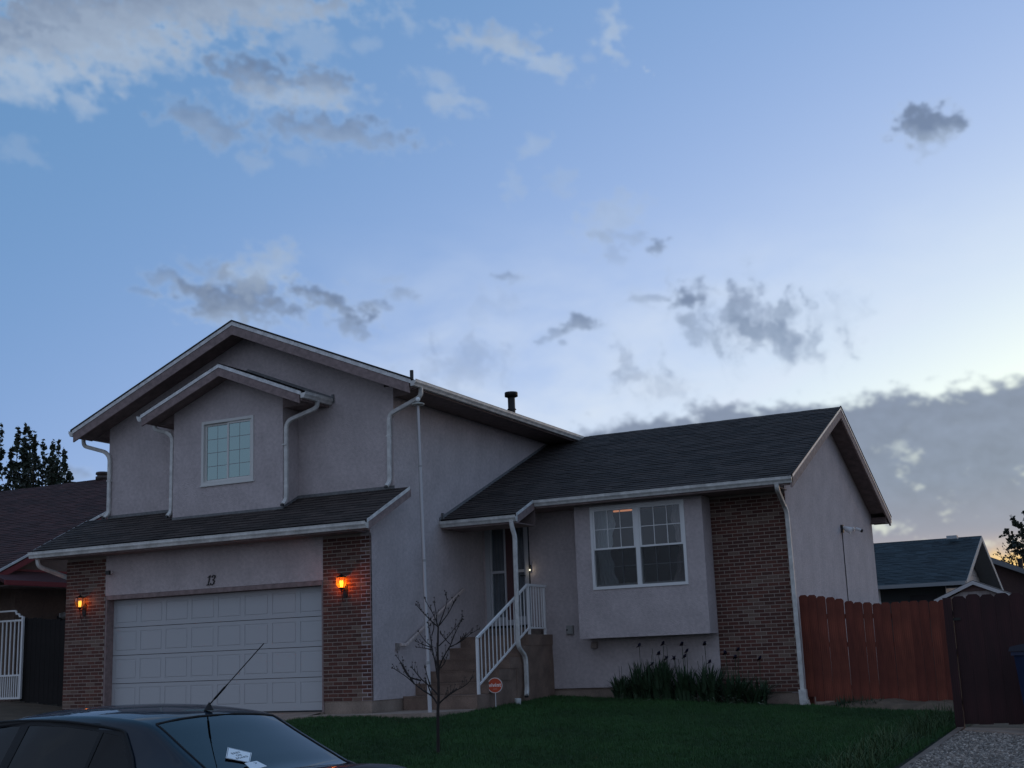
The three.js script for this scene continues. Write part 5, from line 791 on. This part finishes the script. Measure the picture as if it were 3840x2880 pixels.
// ---------------------------------------------------------------- the parked car
{
  const car = thing('parked_car', 'dark slate blue saloon car parked in front, only its roof visible', 'car', [6.16, -0.889, 11.842], -0.18663);
  const tab = (a) => (x) => { if (x <= a[0][0]) return a[0][1]; for (let i = 1; i < a.length; i++) if (x <= a[i][0]) { const p0 = a[Math.max(0, i - 2)], p1 = a[i - 1], p2 = a[i], p3 = a[Math.min(a.length - 1, i + 1)], h = p2[0] - p1[0], t = (x - p1[0]) / h; const m1 = (p2[1] - p0[1]) / (p2[0] - p0[0]) * h, m2 = (p3[1] - p1[1]) / (p3[0] - p1[0]) * h; const t2 = t * t, t3 = t2 * t; return (2 * t3 - 3 * t2 + 1) * p1[1] + (t3 - 2 * t2 + t) * m1 + (-2 * t3 + 3 * t2) * p2[1] + (t3 - t2) * m2; } return a[a.length - 1][1]; };
  const yC = tab([[-3.5, 0.60], [-3.42, 0.72], [-3.15, 0.83], [-2.8, 0.92], [-2.5, 0.98], [-2.1, 1.20], [-1.78, 1.352], [-1.45, 1.408], [-1.1, 1.428], [-0.75, 1.434], [-0.4, 1.425], [-0.1, 1.397], [0.02, 1.378], [0.12, 1.352], [0.4, 1.215], [0.65, 1.095], [0.86, 1.005], [1.0, 1.012], [1.25, 1.0], [1.40, 0.94], [1.46, 0.75], [1.47, 0.5]]);
  const wT = tab([[-3.5, 0.55], [-3.15, 0.70], [-2.5, 0.72], [-1.78, 0.585], [-0.75, 0.60], [-0.2, 0.59], [0.12, 0.565], [0.5, 0.60], [0.86, 0.64], [1.25, 0.66], [1.40, 0.62], [1.47, 0.58]]);
  const drop = tab([[-3.5, 0.04], [-2.5, 0.03], [-1.78, 0.05], [-0.75, 0.055], [0.12, 0.04], [0.86, 0.03], [1.47, 0.03]]);
  const belt = tab([[-3.5, 0.5], [-3.1, 0.72], [-2.5, 0.90], [-1.0, 0.935], [0.2, 0.97], [0.9, 0.975], [1.3, 0.94], [1.47, 0.45]]);
  const wB = tab([[-3.5, 0.62], [-3.1, 0.78], [-2.5, 0.80], [0.2, 0.79], [0.9, 0.77], [1.3, 0.74], [1.47, 0.64]]);
  const wM = tab([[-3.5, 0.66], [-3.1, 0.84], [-2.5, 0.875], [0.3, 0.875], [1.0, 0.85], [1.4, 0.76], [1.47, 0.66]]);
  const S = [0, 0.3, 0.55, 0.75, 0.87, 0.93, 0.975, 1];
  const section = (x) => { const c = yC(x), w = wT(x), d = drop(x), out = S.map((s) => [w * s, c - d * Math.pow(s, 2.4)]); const y1 = c - d, yb = Math.min(belt(x), y1 - 0.06), wb = Math.max(wB(x), w + 0.02), wm = Math.max(wM(x), wb); const roofy = sm(0.1, 0.3, y1 - yb); const r2 = [w + 0.028, y1 - 0.016], r3 = [mix(w + 0.045, w + 0.05, roofy), y1 - mix(0.03, 0.04, roofy)]; out.push(r2, r3); for (const t of [0.25, 0.5, 0.75, 1]) out.push([mix(r3[0], wb, t), mix(r3[1], yb, t)]); out.push([mix(wb, wm, 0.6), yb - 0.03], [wm, mix(yb, 0.3, 0.35)], [wm, mix(yb, 0.3, 0.7)], [wm - 0.03, 0.3], [wm - 0.08, 0.2]); return out; };
  const xs = []; for (let x = -3.5; x < -2.51; x += 0.08) xs.push(x); for (let x = -2.5; x < -1.79; x += 0.06) xs.push(x); for (let x = -1.78; x < 0.0; x += 0.05) xs.push(x); xs.push(0.02, 0.07, 0.12); for (let k = 1; k < 13; k++) xs.push(0.12 + k * 0.74 / 13); for (const x of [0.86, 0.88, 0.92, 1, 1.1, 1.2, 1.28, 1.34, 1.38, 1.41, 1.435, 1.45, 1.46, 1.465, 1.47]) xs.push(x);
  const secs = xs.map(section), m = secs[0].length;
  const sideAt = (x, y) => { const s = section(x); for (let k = 9; k < 13; k++) if (y <= s[k][1] && y >= s[k + 1][1]) return mix(s[k][0], s[k + 1][0], (s[k][1] - y) / (s[k][1] - s[k + 1][1])); return y > s[9][1] ? s[9][0] : s[13][0]; };
  // side glass outlines in (x, y)
  const wTop = tab([[-2.35, 1.0], [-2.2, 1.09], [-1.95, 1.235], [-1.77, 1.318], [-1.5, 1.342], [-1.2, 1.350], [-0.95, 1.350], [-0.724, 1.344], [-0.4, 1.322], [-0.2, 1.302], [-0.08, 1.284]]);
  const along = (a, b, n = 8, off = 0) => Array.from({ length: n + 1 }, (_, i) => { const x = mix(a, b, i / n); return [x, wTop(x) - off]; });
  const by = (x) => belt(x) + 0.02;
  const outline = [...along(-2.33, -0.08, 18), [-0.045, 1.268], [0.02, 1.205], [0.12, 1.115], [0.2, by(0.2) + 0.03], [0.2, by(0.2)], [-0.9, by(-0.9)], [-2.25, by(-2.25)]];
  const gl = [
    [...along(-2.22, -1.29, 10, 0.032), [-1.37, by(-1.37) + 0.012], [-2.16, by(-2.16) + 0.012]],
    [...along(-1.175, -0.30, 8, 0.032), [-0.345, by(-0.345) + 0.012], [-1.26, by(-1.26) + 0.012]],
    [...along(-0.262, -0.10, 3, 0.034), [-0.06, 1.235], [0.0, 1.18], [0.10, 1.08], [0.155, by(0.155) + 0.012], [-0.307, by(-0.307) + 0.012]],
  ];
  const inside = (p, x, y) => inPoly(p, x, y);
  const body = [], rear = [], wind = []; const mir = (a) => [a[0], a[1], -a[2]];
  for (let i = 0; i < xs.length - 1; i++) for (let k = 0; k < m - 1; k++) {
    const A = [xs[i], secs[i][k][1], secs[i][k][0]], B = [xs[i], secs[i][k + 1][1], secs[i][k + 1][0]], C = [xs[i + 1], secs[i + 1][k + 1][1], secs[i + 1][k + 1][0]], Dd = [xs[i + 1], secs[i + 1][k][1], secs[i + 1][k][0]];
    const mx = (xs[i] + xs[i + 1]) / 2, my = (A[1] + B[1] + C[1] + Dd[1]) / 4; let tgt = body;
    if (k < 5 && mx > 0.12 && mx < 0.86) tgt = rear; else if (k < 5 && mx > -2.5 && mx < -1.78) tgt = wind; else if (k >= 8 && k < 13 && gl.some((p) => inside(p, mx, my))) continue;
    tgt.push(A, B, C, A, C, Dd); tgt.push(mir(A), mir(C), mir(B), mir(A), mir(Dd), mir(C));
  }
  const surf = (tri, crease) => { let g = new THREE.BufferGeometry(); g.setAttribute('position', new THREE.Float32BufferAttribute(tri.flat(), 3)); g.computeVertexNormals(); g = toCreasedNormals(g, crease); return g; };
  const paint = phys([0.006, 0.013, 0.024], 0.55, { metalness: 0, specularIntensity: 0.2, clearcoat: 0.62, clearcoatRoughness: 0.03 }); const trim = std([0.006, 0.006, 0.007], 0.75), tint = phys([0.010, 0.020, 0.026], 0.02, { transmission: 1, thickness: 0, ior: 1.3 }), backTint = phys([0.05, 0.07, 0.09], 0.02, { transmission: 1, thickness: 0, ior: 1.62 });
  part('body', surf(body, 0.75), paint, car); part('rear_window', surf(rear, 1), backTint, car); part('windscreen', surf(wind, 1), tint, car);
  const flat = (pts, holes, off, sg) => { const g = new THREE.ShapeGeometry(poly(pts, holes)), p = g.attributes.position; for (let i = 0; i < p.count; i++) { const x = p.getX(i), y = p.getY(i); p.setZ(i, sg * (sideAt(x, y) + off)); } g.computeVertexNormals(); return g; };
  for (const sg of [1, -1]) { part('window_trim', flat(outline, gl.map((q) => q.slice().reverse()), 0.006, sg), trim, car); for (const q of gl) part('side_window', flat(q, [], 0.002, sg), tint, car); part('drip_moulding', sweep(along(-2.33, -0.08, 26).concat([[-0.045, 1.268], [0.02, 1.205], [0.12, 1.115], [0.2, 1.03]]).map(([x, y]) => V(x, y + 0.004, sg * (sideAt(x, y) + 0.006))), roundProf(0.009, 6)), trim, car); }
  part('rear_window_trim', [sweep([-0.93, -0.6, -0.3, 0, 0.3, 0.6, 0.93].map((s) => V(0.118, yC(0.118) - drop(0.118) * Math.pow(Math.abs(s), 2.4) + 0.002, s * wT(0.118))), roundProf(0.008, 6)), ...[1, -1].map((s) => sweep(Array.from({ length: 12 }, (_, i) => { const x = mix(0.12, 0.86, i / 11); return V(x, yC(x) - drop(x) * Math.pow(0.93, 2.4) + 0.001, s * 0.93 * wT(x)); }), roundProf(0.007, 6)))], trim, car);
  // inside: seats with headrests, shelf
  const seatM = std([0.05, 0.05, 0.055], 0.95); for (const [x, n] of [[-0.05, 3], [-1.05, 2]]) for (let i = 0; i < n; i++) { const z = n === 3 ? (i - 1) * 0.42 : (i ? 0.36 : -0.36); const s = part('seat', muv(extr(poly([[-0.2, 0.3], [0.2, 0.3], [0.19, 0.93], [0.12, 0.98], [0.11, 1.02], [0.13, 1.15], [0.08, 1.18], [-0.08, 1.18], [-0.13, 1.15], [-0.11, 1.02], [-0.12, 0.98], [-0.19, 0.93]]), 0.09, 0.02)), seatM, car); s.rotation.y = Math.PI / 2; s.position.set(x - 0.05, 0, z); }
  part('rear_shelf', box(0.12, 0.84, 0.93, 0.96, -0.58, 0.58), seatM, car); part('cabin_floor', box(-2.45, 0.9, 0.25, 0.3, -0.72, 0.72), seatM, car); part('dashboard', box(-2.45, -2.05, 0.6, 0.93, -0.68, 0.68), seatM, car);
  const ant = grp('antenna', car); part('antenna_base', (() => { const g = new THREE.ConeGeometry(0.032, 0.06, 12); g.scale(1.5, 1, 0.75); g.translate(0.028, 1.415, 0); return g; })(), trim, ant); part('antenna_mast', [rod([0.04, 1.43, 0], [0.22, 1.56, 0], 0.0055, 6), rod([0.085, 1.4625, 0], [0.195, 1.542, 0], 0.0085, 6), rod([0.215, 1.5565, 0], [0.595, 1.83, 0], 0.004, 6)], trim, ant);
  for (const [x, s] of [[-2.6, 1], [-2.6, -1], [0.28, 1], [0.28, -1]]) { const w = grp('wheel', car); const t = part('tyre', new THREE.TorusGeometry(0.25, 0.075, 12, 32), M.blackPlastic, w); part('rim', rod([0, 0, -0.05], [0, 0, 0.05], 0.2, 24), std([0.4, 0.4, 0.42], 0.35, { metalness: 0.8 }), w); w.position.set(x, 0.325, s * 0.80); }
  for (const s of [1, -1]) { part('tail_light', box(1.40, 1.462, 0.72, 0.86, s > 0 ? 0.42 : -0.66, s > 0 ? 0.66 : -0.42), std([0.25, 0.01, 0.01], 0.2), car); part('headlight', box(-3.48, -3.3, 0.58, 0.70, s > 0 ? 0.4 : -0.66, s > 0 ? 0.66 : -0.4), std([0.5, 0.5, 0.52], 0.1), car); part('door_mirror', muv(extr(poly([[-0.08, 0], [0.08, 0], [0.07, 0.12], [-0.06, 0.13]]), 0.14, 0.015)).translate(-2.16, 0.98, s > 0 ? 0.84 : -0.98), paint, car); for (const x of [-0.55, -1.55]) part('door_handle', box(x, x + 0.16, 0.80, 0.83, s > 0 ? 0.862 : -0.892, s > 0 ? 0.892 : -0.862), paint, car); }
  // the sign hung inside the rear window and a pale sticker below it
  const quad = (name, label, c, cv, up) => { const o = thing(name, label, name === 'window_sign' ? 'sign' : 'sticker'); o.position.copy(car.position); o.rotation.copy(car.rotation); const g = new THREE.BufferGeometry(); const P = c.map((q) => V(...q)); const n = P[1].clone().sub(P[0]).cross(P[3].clone().sub(P[0])).normalize(); if (n.y < 0) n.negate(); const F = P.map((q) => q.clone().addScaledVector(n, up)), Bk = P.map((q) => q.clone().addScaledVector(n, up - 0.003)); const a = (q) => q.toArray(); const front = [a(F[3]), a(F[2]), a(F[1]), a(F[3]), a(F[1]), a(F[0])]; g.setAttribute('position', new THREE.Float32BufferAttribute(front.flat(), 3)); g.setAttribute('uv', new THREE.Float32BufferAttribute([0, 0, 1, 0, 1, 1, 0, 0, 1, 1, 0, 1], 2)); g.computeVertexNormals(); const t = new THREE.CanvasTexture(cv); t.colorSpace = THREE.SRGBColorSpace; part('face', g, new THREE.MeshStandardMaterial({ map: t, roughness: 0.5, side: THREE.DoubleSide }), o); const b = new THREE.BufferGeometry(); b.setAttribute('position', new THREE.Float32BufferAttribute([a(Bk[0]), a(Bk[1]), a(Bk[2]), a(Bk[0]), a(Bk[2]), a(Bk[3])].flat(), 3)); b.computeVertexNormals(); part('back', b, M.white, o); };
  const cv = document.createElement('canvas'); cv.width = cv.height = 256; { const c = cv.getContext('2d'); c.fillStyle = '#eef2f4'; c.fillRect(0, 0, 256, 256); c.strokeStyle = '#1a1a22'; c.lineWidth = 5; c.strokeRect(9, 9, 238, 238); c.translate(128, 128); c.rotate(-Math.PI / 4); c.fillStyle = '#1a1a22'; c.font = 'bold 50px sans-serif'; c.textAlign = 'center'; c.textBaseline = 'middle'; c.fillText('BABY', 0, -52); c.fillText('ON', 0, 0); c.fillText('BOARD', 0, 52); }
  quad('window_sign', 'white diamond baby on board sign inside car rear window', [[0.517, 1.135, 0.254], [0.615, 1.091, 0.131], [0.73, 1.039, 0.25], [0.643, 1.078, 0.379]], cv, 0.022);
  const c2 = document.createElement('canvas'); c2.width = c2.height = 64; { const c = c2.getContext('2d'); c.fillStyle = '#e6eaee'; c.fillRect(0, 0, 64, 64); c.strokeStyle = '#30303a'; c.lineWidth = 3; c.beginPath(); c.moveTo(40, 10); c.lineTo(52, 14); c.lineTo(44, 22); c.stroke(); }
  quad('window_sticker', 'pale rectangular sticker low on the car rear window', [[0.735, 1.037, 0.30], [0.725, 1.041, 0.185], [0.80, 1.008, 0.165], [0.83, 0.995, 0.32]], c2, 0.026);
}

renderer.render(scene, camera);
